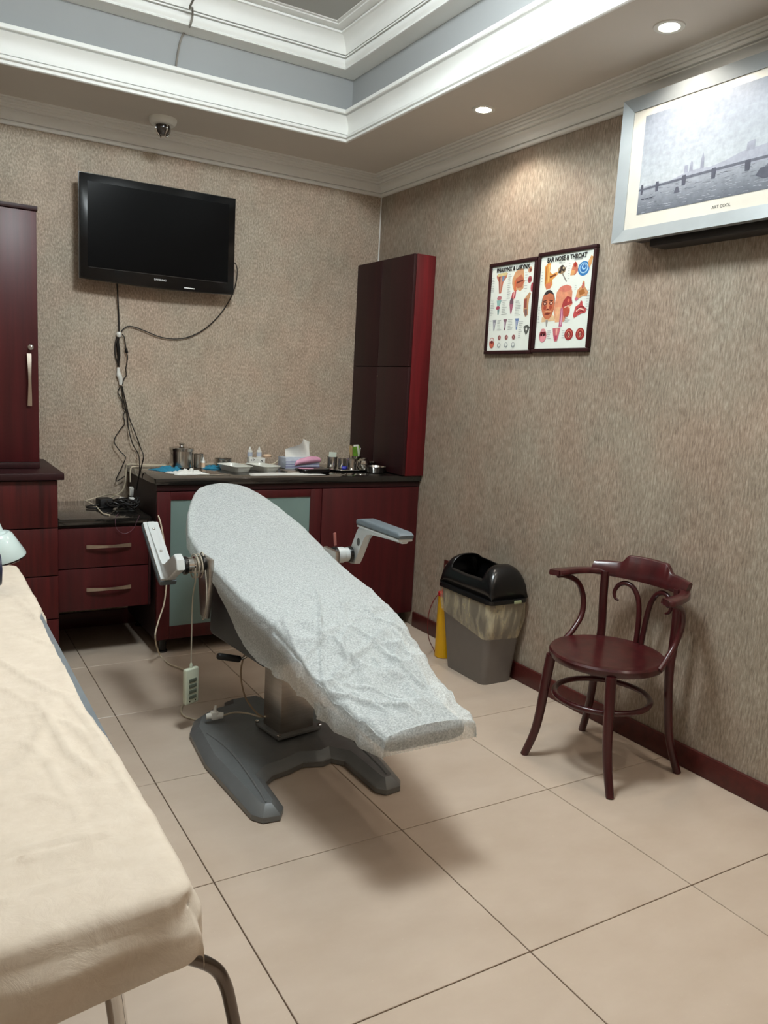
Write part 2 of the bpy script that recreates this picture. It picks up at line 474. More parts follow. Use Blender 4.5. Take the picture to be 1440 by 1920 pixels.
def wall(name, lo, hi, mt): return struct(MB().box(lo, hi).build(name, mt, angle=0))
wall('wall_right', (0, -D-0.1, 0), (0.1, 0.1, ZU+0.1), M_WALL_R)
wall('wall_back', (-W-0.1, 0, 0), (0, 0.1, ZU+0.1), M_WALL_B)
wall('wall_left', (-W-0.1, -D-0.1, 0), (-W, 0, ZU+0.1), M_WALL_R)
wall('wall_front', (-W, -D-0.1, 0), (0, -D, ZU+0.1), M_WALL_B)
# ceiling: lower ring, tray riser, upper field
ce = MB()
a = T0-0.010
ce.box((-W, -a, ZL), (0, 0, ZL+0.03)); ce.box((-W, -D, ZL), (0, -D+a, ZL+0.03))
ce.box((-a, -D+a, ZL), (0, -a, ZL+0.03)); ce.box((-W, -D+a, ZL), (-W+a, -a, ZL+0.03))
ceil = struct(ce.build('ceiling', M_CEIL, angle=0))
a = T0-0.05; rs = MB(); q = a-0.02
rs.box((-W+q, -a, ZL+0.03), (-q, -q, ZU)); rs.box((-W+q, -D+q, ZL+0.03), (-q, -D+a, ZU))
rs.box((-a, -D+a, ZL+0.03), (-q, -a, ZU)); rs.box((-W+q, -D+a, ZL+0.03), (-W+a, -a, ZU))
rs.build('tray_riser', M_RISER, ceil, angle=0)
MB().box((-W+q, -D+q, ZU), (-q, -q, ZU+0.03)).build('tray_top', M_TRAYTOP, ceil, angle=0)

def sweep_rect(x0, x1, y0, y1, prof):
    """prof (inward offset, z) swept round the rectangle with mitred corners"""
    mb = MB(); rings = []
    for cx, cy, sx, sy in ((x1, y1, -1, -1), (x0, y1, 1, -1), (x0, y0, 1, 1), (x1, y0, -1, 1)):
        rings.append([Vector((cx+sx*d_, cy+sy*d_, z)) for d_, z in prof])
    return mb.loft(rings, closed_u=True, closed_v=True)
def cove(p0, p1, bulge, n=7):
    out = []
    for k in range(1, n):
        t = k/n; x = p0[0]+(p1[0]-p0[0])*t; z = p0[1]+(p1[1]-p0[1])*t
        s_ = math.sin(PI*t)*bulge
        dx, dz = p1[0]-p0[0], p1[1]-p0[1]; l = math.hypot(dx, dz)
        out.append((x - dz/l*s_, z + dx/l*s_))
    return out
prof_wall = [(0, 2.467), (0.012, 2.467), (0.017, 2.471), (0.017, 2.481), (0.009, 2.482), (0.009, 2.487), (0.018, 2.488)] + cove((0.018, 2.488), (0.048, 2.524), 0.009) + \
    [(0.048, 2.524), (0.046, 2.530), (0.062, 2.529), (0.066, 2.533), (0.064, 2.543), (0.077, 2.541), (0.081, 2.545), (0.079, 2.553), (0.092, 2.551), (0.096, 2.554), (0.094, 2.561), (0.110, 2.559), (0.114, 2.562), (0.114, 2.566), (0, 2.566)]
struct(sweep_rect(-W, 0, -D, 0, prof_wall).build('trim_1', M_MOULD, angle=20))
prof_t1 = [(-0.008, 2.563), (0.0, 2.563), (0.005, 2.566), (0.005, 2.576), (0.001, 2.578), (-0.016, 2.579), (-0.016, 2.5845), (0.000, 2.585), (0.003, 2.587), (0.003, 2.597), (-0.001, 2.599), (-0.020, 2.600), (-0.020, 2.6055), (-0.010, 2.606)] + \
    cove((-0.010, 2.606), (0.014, 2.684), 0.014) + [(0.014, 2.684), (0.002, 2.685), (0.002, 2.691), (0.020, 2.692), (0.024, 2.695), (0.024, 2.710), (0.018, 2.713), (-0.055, 2.713)]
struct(sweep_rect(-W+T0, -T0, -D+T0, -T0, prof_t1).build('trim_2', M_MOULD, angle=20))
prof_t2 = [(-0.055, 2.884), (0.040, 2.884), (0.046, 2.886), (0.048, 2.891), (0.044, 2.896)] + cove((0.044, 2.896), (0.050, 2.930), -0.006) + \
    [(0.050, 2.930), (0.034, 2.931), (0.034, 2.936), (0.052, 2.937), (0.053, 2.943), (0.034, 2.944), (0.034, 2.949), (0.050, 2.950)] + \
    cove((0.050, 2.949), (0.092, 3.020), 0.016) + [(0.092, 3.020), (0.103, 3.021), (0.103, 3.029), (0.096, 3.030), (0.096, 3.033), (0.112, 3.033), (0.140, 3.036), (0.142, 3.041), (0.156, 3.041), (0.158, 3.046), (-0.055, 3.046)]
struct(sweep_rect(-W+T0, -T0, -D+T0, -T0, prof_t2).build('trim_3', M_MOULD, angle=20))
prof_t3 = [(0, 3.046), (0.0, 3.038), (0.006, 3.032), (0.014, 3.034), (0.020, 3.030), (0.026, 3.034), (0.028, 3.046)]
struct(sweep_rect(-W+0.88, -0.88, -D+0.88, -0.88, prof_t3).build('trim_4', M_MOULD, angle=20))
def baseboard(name, lo, hi):
    struct(MB().box(lo, hi, bev=0.004, seg=2).build(name, M_BASEB))
BH = 0.085
baseboard('baseboard_right', (-0.016, -D, 0.0), (0, -0.62, BH))
baseboard('baseboard_front', (-W, -D, 0.0), (-0.016, -D+0.016, BH))
baseboard('baseboard_left', (-W, -D+0.016, 0.0), (-W+0.016, -0.62, BH))
baseboard('baseboard_back', (-W, -0.016, 0.0), (-0.016, 0, BH))

# ------------------------------------------------------------------ lamps
M_LENS = emit_mat('downlight_lens', (1.0, 0.93, 0.82), 40.0)
M_OPAL = emit_mat('opal_glass', (0.89, 0.975, 1.0), LAMP_STRENGTH)
def downlight(x, y, label, power, group='recessed ceiling downlights'):
    t = thing('downlight', label, 'light', (x, y, ZL), group)
    MB().lathe([(0.034, -0.0005), (0.034, -0.004), (0.045, -0.006), (0.050, -0.004), (0.051, 0.0), (0.034, 0.0)], (x, y, ZL), 32).build('trim_ring', M_WHITEP, t)
    MB().lathe([(0.0, -0.0062), (0.022, -0.0058), (0.034, -0.003), (0.034, -0.001), (0, -0.001)], (x, y, ZL), 28).build('lens', M_LENS, t)
    ld = bpy.data.lights.new('downlight_lamp', 'SPOT'); ld.energy = power; ld.color = (1.0, 0.89, 0.77); ld.spot_size = math.radians(136); ld.spot_blend = 0.45; ld.shadow_soft_size = 0.035
    lo = bpy.data.objects.new('downlight_lamp', ld); COL.objects.link(lo); lo.location = (0, 0, -0.012); lo.parent = t
    return t
downlight(-0.282, -1.345, 'white round downlight in the ceiling above the two anatomy posters', POWER_SPOT)
downlight(-0.290, -2.345, 'white round downlight in the ceiling above the framed bridge picture', POWER_SPOT)
for yy, wd_ in ((-3.345, 'third'), (-4.345, 'fourth')):
    downlight(-0.288, yy, 'white round downlight, %s from the corner along the right ceiling edge' % wd_, POWER_SPOT)
for yy, wd_ in ((-1.345, 'first'), (-2.345, 'second'), (-3.345, 'third'), (-4.345, 'fourth')):
    downlight(-W+0.288, yy, 'white round downlight, %s from the back along the left ceiling edge' % wd_, POWER_SPOT_LEFT)
cp = thing('ceiling_lamp', 'round opal glass lamp in the centre of the ceiling tray', 'light', (-W/2, -D/2, ZU))
MB().lathe([(0.0, 0.0), (0.27, 0.0), (0.27, -0.018), (0.262, -0.022), (0, -0.022)], (-W/2, -D/2, ZU), 40).build('mount_plate', M_WHITEP, cp)
MB().lathe([(0.25, -0.0225), (0.25, -0.06), (0.235, -0.11), (0.19, -0.155), (0.12, -0.185), (0.0, -0.195)], (-W/2, -D/2, ZU), 40).build('opal_bowl', M_OPAL, cp)
struct(MB().box((-0.006, -0.0035, 0.9), (0, 0, 2.467)).build('trim_5', M_MOULD, angle=0))

# ------------------------------------------------------------------ fitted cupboards
def bar_handle(parent, p0, p1, out, name='handle'):
    """arched flat bar pull between p0 and p1, standing off along out"""
    p0, p1, out = Vector(p0), Vector(p1), Vector(out).normalized()
    ax = (p1-p0).normalized(); wv = ax.cross(out).normalized()
    mb = MB(); L_ = (p1-p0).length; rings = []
    n = 16
    for i in range(n+1):
        t = i/n
        s_ = 0.012 + 0.014*math.sin(PI*t)
        c = p0 + ax*L_*t + out*s_
        wd = 0.0075 + 0.0015*math.cos(2*PI*t)
        rings.append([c+wv*wd+out*0.002, c-wv*wd+out*0.002, c-wv*wd-out*0.002, c+wv*wd-out*0.002])
    mb.loft(rings, cap=True)
    for e_ in (p0+ax*0.008, p1-ax*0.008):
        mb.tube([e_-out*0.001, e_+out*0.015], 0.005, 8)
    return mb.build(name, M_NICKEL, parent)

# counter base cabinet (three doors)
YC = -0.598; ZC = 0.872; CX0 = -1.478
cc = thing('counter_cabinet', 'dark red wooden base cabinet with frosted glass doors behind the treatment chair', 'cabinet', (CX0/2, YC/2, 0))
body = MB()
body.box((CX0, YC+0.02, 0.075), (CX0+0.018, -0.02, ZC-0.032)); body.box((-0.022, YC+0.02, 0.075), (-0.004, -0.02, ZC-0.032))
body.box((CX0+0.018, -0.03, 0.075), (-0.022, -0.02, ZC-0.032)); body.box((CX0+0.018, YC+0.02, 0.075), (-0.022, -0.03, 0.093)); body.box((CX0+0.018, YC+0.02, ZC-0.05), (-0.022, -0.03, ZC-0.032))
body.box((-0.62, YC+0.02, 0.093), (-0.602, -0.03, ZC-0.05))
body.build('carcass', M_CARC, cc, angle=0)
MB().box((CX0-0.001, YC+0.0, ZC-0.062), (-0.004, YC+0.019, ZC-0.034), bev=0.002).build('top_rail', M_WOODD, cc)
def glass_door(x0, x1):
    d = MB(); z0, z1 = 0.078, ZC-0.066; s_ = 0.065
    d.box((x0, YC, z0), (x0+s_, YC+0.019, z1), bev=0.002); d.box((x1-s_, YC, z0), (x1, YC+0.019, z1), bev=0.002)
    d.box((x0+s_, YC, z0), (x1-s_, YC+0.019, z0+s_), bev=0.002); d.box((x0+s_, YC, z1-0.04), (x1-s_, YC+0.019, z1), bev=0.002)
    o = d.build('door', M_WOOD, cc)
    g = MB().box((x0+s_-0.004, YC+0.006, z0+s_-0.004), (x1-s_+0.004, YC+0.011, z1-0.036)).build('pane', M_FROST, o, angle=0); lp(g, 'frosted grey-green glass pane')
glass_door(CX0+0.001, -1.041); glass_door(-1.037, -0.614)
MB().box((-0.610, YC, 0.078), (-0.006, YC+0.019, ZC-0.066), bev=0.002).build('door', M_WOOD, cc)
for fx in (CX0+0.05, -1.03, -0.6, -0.06):
    for fy in (YC+0.06, -0.07):
        MB().lathe([(0.022, 0), (0.022, 0.008), (0.016, 0.012), (0.016, 0.076)], (fx, fy, 0), 16).build('foot', M_BLACKP, cc)
ct = MB().box((CX0-0.012, YC-0.016, ZC-0.031), (-0.003, -0.003, ZC), bev=0.003).build('countertop', M_TOP)
tag(ct, 'glossy black countertop with medical supplies spread over it', 'countertop')

# tall narrow cupboard in the corner, doors facing the middle of the room
ZT = 2.062; CW = 0.141; YF = -0.612
wc = thing('corner_cupboard', 'tall narrow dark red cupboard in the room corner standing on the countertop', 'cabinet', (-0.07, -0.3, ZC))
MB().box((-CW+0.019, YF+0.001, ZC+0.001), (-0.003, -0.003, ZT)).build('carcass', M_CARC, wc, angle=0)
MB().box((-CW+0.019, YF-0.016, ZC+0.001), (-0.003, YF, ZT), bev=0.002).build('end_panel', M_WOODLIT, wc)
ymid = -0.292
for (y0, y1) in ((YF-0.016, ymid-0.0015), (ymid+0.0015, -0.004)):
    for (z0, z1) in ((ZC+0.004, 1.4665), (1.4705, ZT-0.002)):
        MB().box((-CW, y0, z0), (-CW+0.0175, y1, z1), bev=0.002).build('door', M_WOODD, wc)  # darker wood: shade of doors turned from the lamps, put into the colour
MB().lathe([(0.004, 0), (0.004, 0.002), (0.0, 0.003)], (-CW-0.0005, ymid-0.012, 1.415), 10, axis=(-1, 0, 0)).build('lock', M_STEEL, wc)

# low two-drawer unit
YL = -0.548; ZLU = 0.683; LX0, LX1 = -1.912, CX0-0.014
lu = thing('drawer_unit', 'low dark red wall unit with two drawers and a black glass top', 'cabinet', ((LX0+LX1)/2, YL/2, 0.25))
MB().box((LX0, YL+0.02, 0.255), (LX1, -0.004, ZLU-0.03)).build('carcass', M_CARC, lu, angle=0)
MB().box((LX0, YL-0.008, ZLU-0.028), (LX1, -0.004, ZLU), bev=0.002).build('top', M_TOP, lu)
for (z0, z1, hz) in ((0.452, ZLU-0.045, 0.553), (0.250, 0.447, 0.350)):
    d = MB().box((LX0+0.002, YL, z0), (LX1-0.012, YL+0.019, z1), bev=0.002).build('drawer', M_WOOD, lu)
    bar_handle(d, (-1.790, YL, hz), (-1.588, YL, hz), (0, -1, 0))
MB().box((LX1-0.011, YL, 0.25), (LX1, YL+0.019, ZLU-0.045), bev=0.001).build('side_strip', M_WOODD, lu)

# left base cabinet with drawers, and the tall cupboard on it
YB = -0.60; BX1 = -1.916; BX0 = -2.75; ZB = 0.872
bc = thing('drawer_cabinet', 'dark red base cabinet of plain drawers under the tall cupboard at the left', 'cabinet', ((BX0+BX1)/2, YB/2, 0))
MB().box((BX0, YB+0.02, 0.07), (BX1, -0.018, ZB)).build('carcass', M_CARC, bc, angle=0)
zz = [0.085, 0.236, 0.437, 0.655, ZB-0.004]
for k in range(4):
    MB().box((BX0+0.002, YB, zz[k]+0.0025), (BX1-0.001, YB+0.019, zz[k+1]-0.0025), bev=0.002).build('drawer', M_WOODG, bc)
MB().box((BX0, YB+0.03, 0.0), (BX1-0.01, YB+0.05, 0.0695)).build('plinth', M_BLACKM, bc, angle=0)
bt = MB().box((BX0-0.01, YB-0.022, ZB), (BX1+0.024, -0.003, ZB+0.030), bev=0.003).build('worktop', M_WOODD, bc)
TX1 = -1.966; YT = -0.43; TZ0 = ZB+0.030; TZ1 = 2.045
tc_ = thing('tall_cupboard', 'tall dark red cupboard at the left edge with a long bar handle', 'cabinet', (-2.35, -0.2, TZ0))
MB().box((BX0, YT+0.02, TZ0+0.0005), (TX1, -0.004, TZ1-0.02)).build('carcass', M_WOOD, tc_, angle=0)
MB().box((BX0-0.005, YT-0.004, TZ1-0.0195), (TX1+0.004, -0.004, TZ1), bev=0.002).build('top', M_WOODD, tc_)
MB().box((BX0, YT, TZ0+0.002), (TX1, YT+0.019, TZ0+0.028), bev=0.001).build('bottom_rail', M_WOODD, tc_)
for (x0, x1) in ((-2.36, TX1-0.001), (BX0+0.001, -2.363)):
    d = MB().box((x0, YT, TZ0+0.030), (x1, YT+0.019, TZ1-0.022), bev=0.002).build('door', M_WOOD, tc_)
    if x1 > -2.2:
        bar_handle(d, (-2.006, YT, 1.185), (-2.006, YT, 1.415), (0, -1, 0))
        kb = MB().lathe([(0.012, 0), (0.012, 0.006), (0.009, 0.008), (0.009, 0.016), (0.005, 0.018), (0.0, 0.018)], (-1.998, YT, 1.443), 14, axis=(0, -1, 0))
        kb.box((-2.004, YT-0.03, 1.437), (-1.992, YT-0.017, 1.449), bev=0.003)
        kb.build('lock', M_CHROME, d)

# ------------------------------------------------------------------ television and its cables
tv = thing('television', 'black flat television mounted on the back wall above the drawer unit', 'television', (-1.34, -0.06, 1.80))
tx0, tx1, tz0, tz1, ty = -1.733, -0.952, 1.803, 2.290, -0.118
def tvprism(poly, t0, t1, bev=0): return MB().prism(poly, lambda a_, b_, t: Vector((a_, t, b_)), t0, t1, bev)
def tvout(i, sag):
    pts = [(tx0+i, tz1-i), (tx0+i, tz0+i)]
    for k in range(1, 12):
        u = k/12; pts.append((tx0+i+(tx1-tx0-2*i)*u, tz0+i-sag*math.sin(PI*u)))
    return pts + [(tx1-i, tz0+i), (tx1-i, tz1-i)]
tvprism(tvout(0, 0.012), ty, ty+0.035, 0.003).build('bezel', M_BLACKG, tv)
tvprism(tvout(-0.004, 0.012), ty+0.012, ty+0.018).build('rim', mat('tv_rim', (62, 58, 56), 0.12, coat=0.5, var=0.05), tv)
MB().box((tx0+0.10, ty+0.036, tz0+0.06), (tx1-0.10, ty+0.075, tz1-0.06), bev=0.012).build('back_shell', M_BLACKM, tv)
MB().box((-1.45, ty+0.076, 1.93), (-1.23, -0.002, 2.17), bev=0.004).build('wall_bracket', M_BLACKM, tv)
MB().box((tx0+0.035, ty-0.0012, tz0+0.055), (tx1-0.035, ty-0.0002, tz1-0.035)).build('screen', M_SCREEN, tv, angle=0)
lg = text_mesh('SAMSUNG', 0.0135, lambda a_, b_, t: Vector((-1.345+a_, ty-0.001-t, tz0+0.024+b_)), 0.0006, bold=0.0003).build('maker_lettering', mat('tv_logo', (214, 214, 214), 0.4, var=0.02), tv, angle=0); lp(lg, 'white maker lettering')
MB().box((-1.222, ty-0.0025, tz0+0.0005), (-1.165, ty-0.0005, tz0+0.006), bev=0.001).build('power_button', mat('tv_button', (235, 235, 235), 0.25, var=0.02), tv)
MB().box((tx0+0.04, ty-0.0018, tz0+0.0505), (tx1-0.04, ty-0.0004, tz0+0.0525)).build('screen_edge', mat('tv_edge', (60, 58, 58), 0.2, var=0.03), tv, angle=0)

def wallpath(px, y=-0.012): return [ony(a_, b_, y) for a_, b_ in px]
cabB = thing('television_cable', 'black cables running down the back wall from the television', 'cable', ony(223, 700, -0.01))
c1 = wallpath([(220, 545), (222, 580), (223, 612), (223, 626)]); c1[0] = ony(219, 522, -0.055)
MB().tube(c1, 0.0038, 8, 5).build('cable', M_CABLEB, cabB)
c2 = wallpath([(418, 500), (438, 492), (445, 508), (440, 540), (425, 572), (400, 603), (372, 624), (340, 635), (305, 633), (275, 622), (255, 614), (240, 612), (230, 618), (226, 626)]); c2[0] = ony(418, 500, -0.06); c2[1] = ony(438, 492, -0.06); c2[2] = ony(445, 508, -0.05); c2[3] = ony(440, 540, -0.03)
MB().tube(c2, 0.0028, 8, 5).build('cable', M_CABLEB, cabB)
MB().lathe([(0.0, -0.014), (0.010, -0.012), (0.014, 0), (0.010, 0.012), (0, 0.014)], ony(223, 627, -0.018), 14).build('cable_tie', M_WHITEP, cabB)
MB().tube(wallpath([(219, 632), (216, 645), (216, 665), (219, 676), (222, 684)]), 0.003, 8, 5).build('cable', M_CABLEB, cabB)
MB().tube(wallpath([(222, 632), (221, 645), (222, 655), (223, 668), (222, 678), (222, 688)], -0.014), [0.004, 0.008, 0.009, 0.008, 0.006, 0.006], 8, 4).build('connector', M_BLACKP, cabB)
MB().tube(wallpath([(229, 627), (233, 632), (235, 645), (237, 658), (239, 668), (238, 680), (236, 692), (237, 704), (232, 711), (230, 722)], -0.016), 0.0026, 8, 4).build('cable', M_CABLEB, cabB)
MB().tube(wallpath([(236, 653), (238, 662)], -0.02), [0.007, 0.007], 10).build('ferrite', M_BLACKP, cabB)
pl = MB(); pl.tube(wallpath([(222, 689), (222, 697), (223, 703), (226, 712), (226, 722)], -0.016), [0.008, 0.009, 0.014, 0.011, 0.007], 10, 3)
o = pl.build('plug', M_WHITEP, cabB); lp(o, 'white plug')
for pth, r_ in (([(227, 724), (221, 735), (229, 752), (231, 765), (235, 770), (231, 780), (234, 794), (225, 806), (212, 826), (223, 845), (235, 857), (228, 872), (217, 895), (217, 901), (226, 896), (232, 892)], 0.0026),
                ([(228, 724), (231, 748), (238, 775), (240, 795), (241, 812), (247, 832), (257, 850), (262, 868), (261, 890), (258, 905), (256, 918)], 0.0028),
                ([(229, 724), (236, 755), (243, 785), (252, 812), (262, 840), (269, 855), (266, 872), (262, 890)], 0.0028)):
    pp = wallpath(pth, -0.012)
    for i_, (a_, b_) in enumerate(pth):
        if pp[i_].x > CX0-0.022 and pp[i_].z < ZC+0.05: pp[i_] = onx(a_, b_, CX0-0.022)
        pp[i_].y = min(pp[i_].y, -0.012 if pp[i_].z > 1.05 else -0.035)
    MB().tube(pp, r_, 7, 4).build('cable', M_CABLEB, cabB)

# ------------------------------------------------------------------ framed posters on the right wall
class Print:
    """flat print on the right wall: u to the viewer's right, v down from the top edge"""
    def __init__(s, y0, z1, wd, ht, x):
        s.y0, s.z1, s.w, s.h, s.x = y0, z1, wd, ht, x; s.mb = MB(); s.n = 0
    def P(s, u, v, lift=0): return Vector((s.x - 0.00002*s.n - lift, s.y0 - u*s.w, s.z1 - v*s.h))
    def poly(s, pts, rgb):
        s.n += 1
        s.mb.add([s.P(u, v) for u, v in pts], [list(range(len(pts)))], 0, lin(rgb))
    def ell(s, u, v, ru, rv, rgb, n=18, rot=0, a0=0, a1=360):
        pts = []
        for k in range(n+1 if a1-a0 < 360 else n):
            t = math.radians(a0+(a1-a0)*k/n); a_, b_ = ru*math.cos(t), rv*math.sin(t)*s.h/s.w
            c, d = math.cos(rot), math.sin(rot)
            pts.append((u+a_*c-b_*d, v+(a_*d+b_*c)*s.w/s.h))
        s.poly(pts, rgb)
    def line(s, pts, wd, rgb):
        s.n += 1
        for (u0, v0), (u1, v1) in zip(pts[:-1], pts[1:]):
            dx, dy = (u1-u0)*s.w, (v1-v0)*s.h; l = math.hypot(dx, dy) or 1
            nx, ny = -dy/l*wd/2/s.w, dx/l*wd/2/s.h
            s.mb.add([s.P(u0+nx, v0+ny), s.P(u1+nx, v1+ny), s.P(u1-nx, v1-ny), s.P(u0-nx, v0-ny)], [[0, 1, 2, 3]], 0, lin(rgb))
    def captions(s, u0, u1, v0, v1, n, right=False):
        for k in range(n):
            v = v0+(v1-v0)*(k+0.5)/n; l = (u1-u0)*random.uniform(0.5, 1)
            a_ = u1-l if right else u0
            s.line([(a_, v), (a_+l, v)], 0.0016, (150, 156, 160))

def poster(y0, y1, z0, z1, label, title, draw):
    fx = -0.020; b_ = 0.017
    t = thing('framed_poster', label, 'poster', (-0.01, (y0+y1)/2, z0), 'framed anatomy posters')
    for (lo_, hi_) in (((fx, y1, z1-b_), (-0.001, y0, z1)), ((fx, y1, z0), (-0.001, y0, z0+b_)), ((fx, y0-b_, z0+b_), (-0.001, y0, z1-b_)), ((fx, y1, z0+b_), (-0.001, y1+b_, z1-b_))):
        MB().box(lo_, hi_, bev=0.004).build('frame_rail', M_WOODD, t)
    MB().box((-0.011, y1+b_-0.003, z0+b_-0.003), (-0.002, y0-b_+0.003, z1-b_+0.003)).build('sheet', mat('poster_paper', (226, 232, 224), 0.35, var=0.02), t, angle=0)
    pr_ = Print(y0-b_, z1-b_, (y0-y1)-2*b_, (z1-z0)-2*b_, -0.0112)
    draw(pr_)
    o = pr_.mb.build('print', M_PRINT, t, angle=0, colors=True, fix=False)
    pr_.n += 1
    tt = text_mesh(title, 0.027, lambda a_, c_, q_: Vector((-0.0135-q_, (y0+y1)/2-a_*0.92, z1-b_-0.028+c_)), 0.0002, bold=0.0009)
    tt.build('title', M_PRINTK, t, angle=0)
    return t

def draw1(p):
    SK, RD, MR, TN = (206, 150, 112), (176, 84, 78), (138, 62, 66), (214, 178, 132)
    # trachea funnel, upper left
    p.poly([(.12, .10), (.38, .09), (.36, .14), (.29, .19), (.25, .32), (.20, .32), (.17, .18), (.12, .13)], (196, 120, 96))
    p.poly([(.14, .085), (.36, .08), (.35, .115), (.15, .12)], (222, 206, 150)); p.poly([(.17, .12), (.21, .12), (.23, .31), (.21, .31)], (120, 66, 60))
    p.poly([(.25, .12), (.31, .12), (.30, .17), (.26, .19)], (120, 146, 176)); p.poly([(.21, .13), (.24, .13), (.235, .30), (.225, .30)], (206, 160, 140))
    # head in section
    p.poly([(.50, .17), (.56, .09), (.68, .06), (.74, .07), (.76, .13), (.77, .19), (.80, .21), (.77, .23), (.77, .29), (.70, .32), (.64, .30), (.58, .33), (.53, .28), (.50, .22)], (212, 160, 118))
    p.poly([(.58, .17), (.70, .13), (.75, .17), (.77, .22), (.73, .28), (.63, .28), (.57, .24)], (190, 112, 84)); p.poly([(.60, .21), (.75, .19), (.76, .205), (.61, .23)], (116, 62, 52))
    p.poly([(.55, .19), (.59, .19), (.60, .31), (.56, .31)], (220, 110, 70)); p.poly([(.52, .33), (.61, .30), (.60, .38), (.55, .42), (.50, .41)], (186, 70, 84))
    p.poly([(.56, .31), (.585, .31), (.555, .41), (.535, .41)], (226, 180, 170))
    p.ell(.89, .09, .045, .033, (200, 150, 120), rot=-0.6); p.ell(.90, .095, .025, .018, (128, 72, 62))
    p.ell(.90, .20, .048, .040, (176, 96, 96)); p.ell(.90, .20, .026, .022, (140, 50, 60)); p.ell(.965, .29, .032, .052, (176, 78, 88))
    # second row
    p.ell(.22, .375, .055, .026, (196, 130, 136)); p.poly([(.16, .40), (.28, .40), (.24, .47), (.18, .47)], (150, 190, 186)); p.ell(.20, .49, .048, .022, (168, 74, 96)); p.poly([(.19, .51), (.24, .50), (.23, .57), (.20, .57)], (120, 150, 150))
    p.ell(.52, .44, .045, .050, (116, 88, 100)); p.poly([(.475, .46), (.565, .46), (.535, .57), (.51, .57)], (168, 98, 120))
    p.poly([(.80, .42), (.86, .38), (.92, .34), (.95, .36), (.92, .42), (.91, .50), (.92, .60), (.86, .62), (.81, .56)], (196, 150, 110)); p.poly([(.81, .42), (.87, .41), (.88, .52), (.82, .52)], (150, 80, 72)); p.poly([(.83, .53), (.89, .53), (.90, .60), (.85, .61)], (130, 100, 100))
    # third row
    for u, c in ((.14, (150, 150, 160)), (.40, (138, 104, 116)), (.68, (112, 134, 178))):
        p.poly([(u-.045, .63), (u+.045, .63), (u+.03, .67), (u+.012, .76), (u-.012, .76), (u-.03, .67)], c); p.poly([(u-.012, .66), (u+.012, .66), (u+.006, .73), (u-.006, .73)], (214, 214, 222))
    p.poly([(.84, .73), (.89, .715), (.93, .71), (.98, .74), (.95, .79), (.91, .83), (.86, .78)], (92, 96, 92)); p.ell(.91, .76, .018, .018, (232, 236, 230))
    # bottom rows
    p.ell(.11, .905, .062, .066, (176, 84, 70)); p.ell(.11, .885, .046, .036, (236, 232, 228)); p.ell(.11, .92, .044, .042, (206, 106, 84)); p.ell(.11, .895, .04, .018, (120, 40, 42))
    for u in (.29, .46, .63):
        p.ell(u, .845, .040, .030, (196, 150, 148)); p.ell(u, .845, .028, .024, (122, 58, 62)); p.ell(u, .845, .007, .016, (220, 180, 170))
        p.ell(u, .935, .042, .032, (158, 166, 166)); p.ell(u, .93, .027, .020, (230, 236, 230))
    for u0, u1, v0, v1, n in ((.01, .09, .12, .30, 9), (.40, .49, .10, .40, 12), (.79, .86, .10, .34, 8), (.02, .12, .38, .58, 10), (.30, .44, .40, .58, 9), (.62, .76, .42, .60, 10), (.02, .08, .63, .76, 6), (.22, .33, .63, .76, 7), (.48, .60, .63, .76, 7), (.74, .84, .66, .86, 9)):
        p.captions(u0, u1, v0, v1, n)

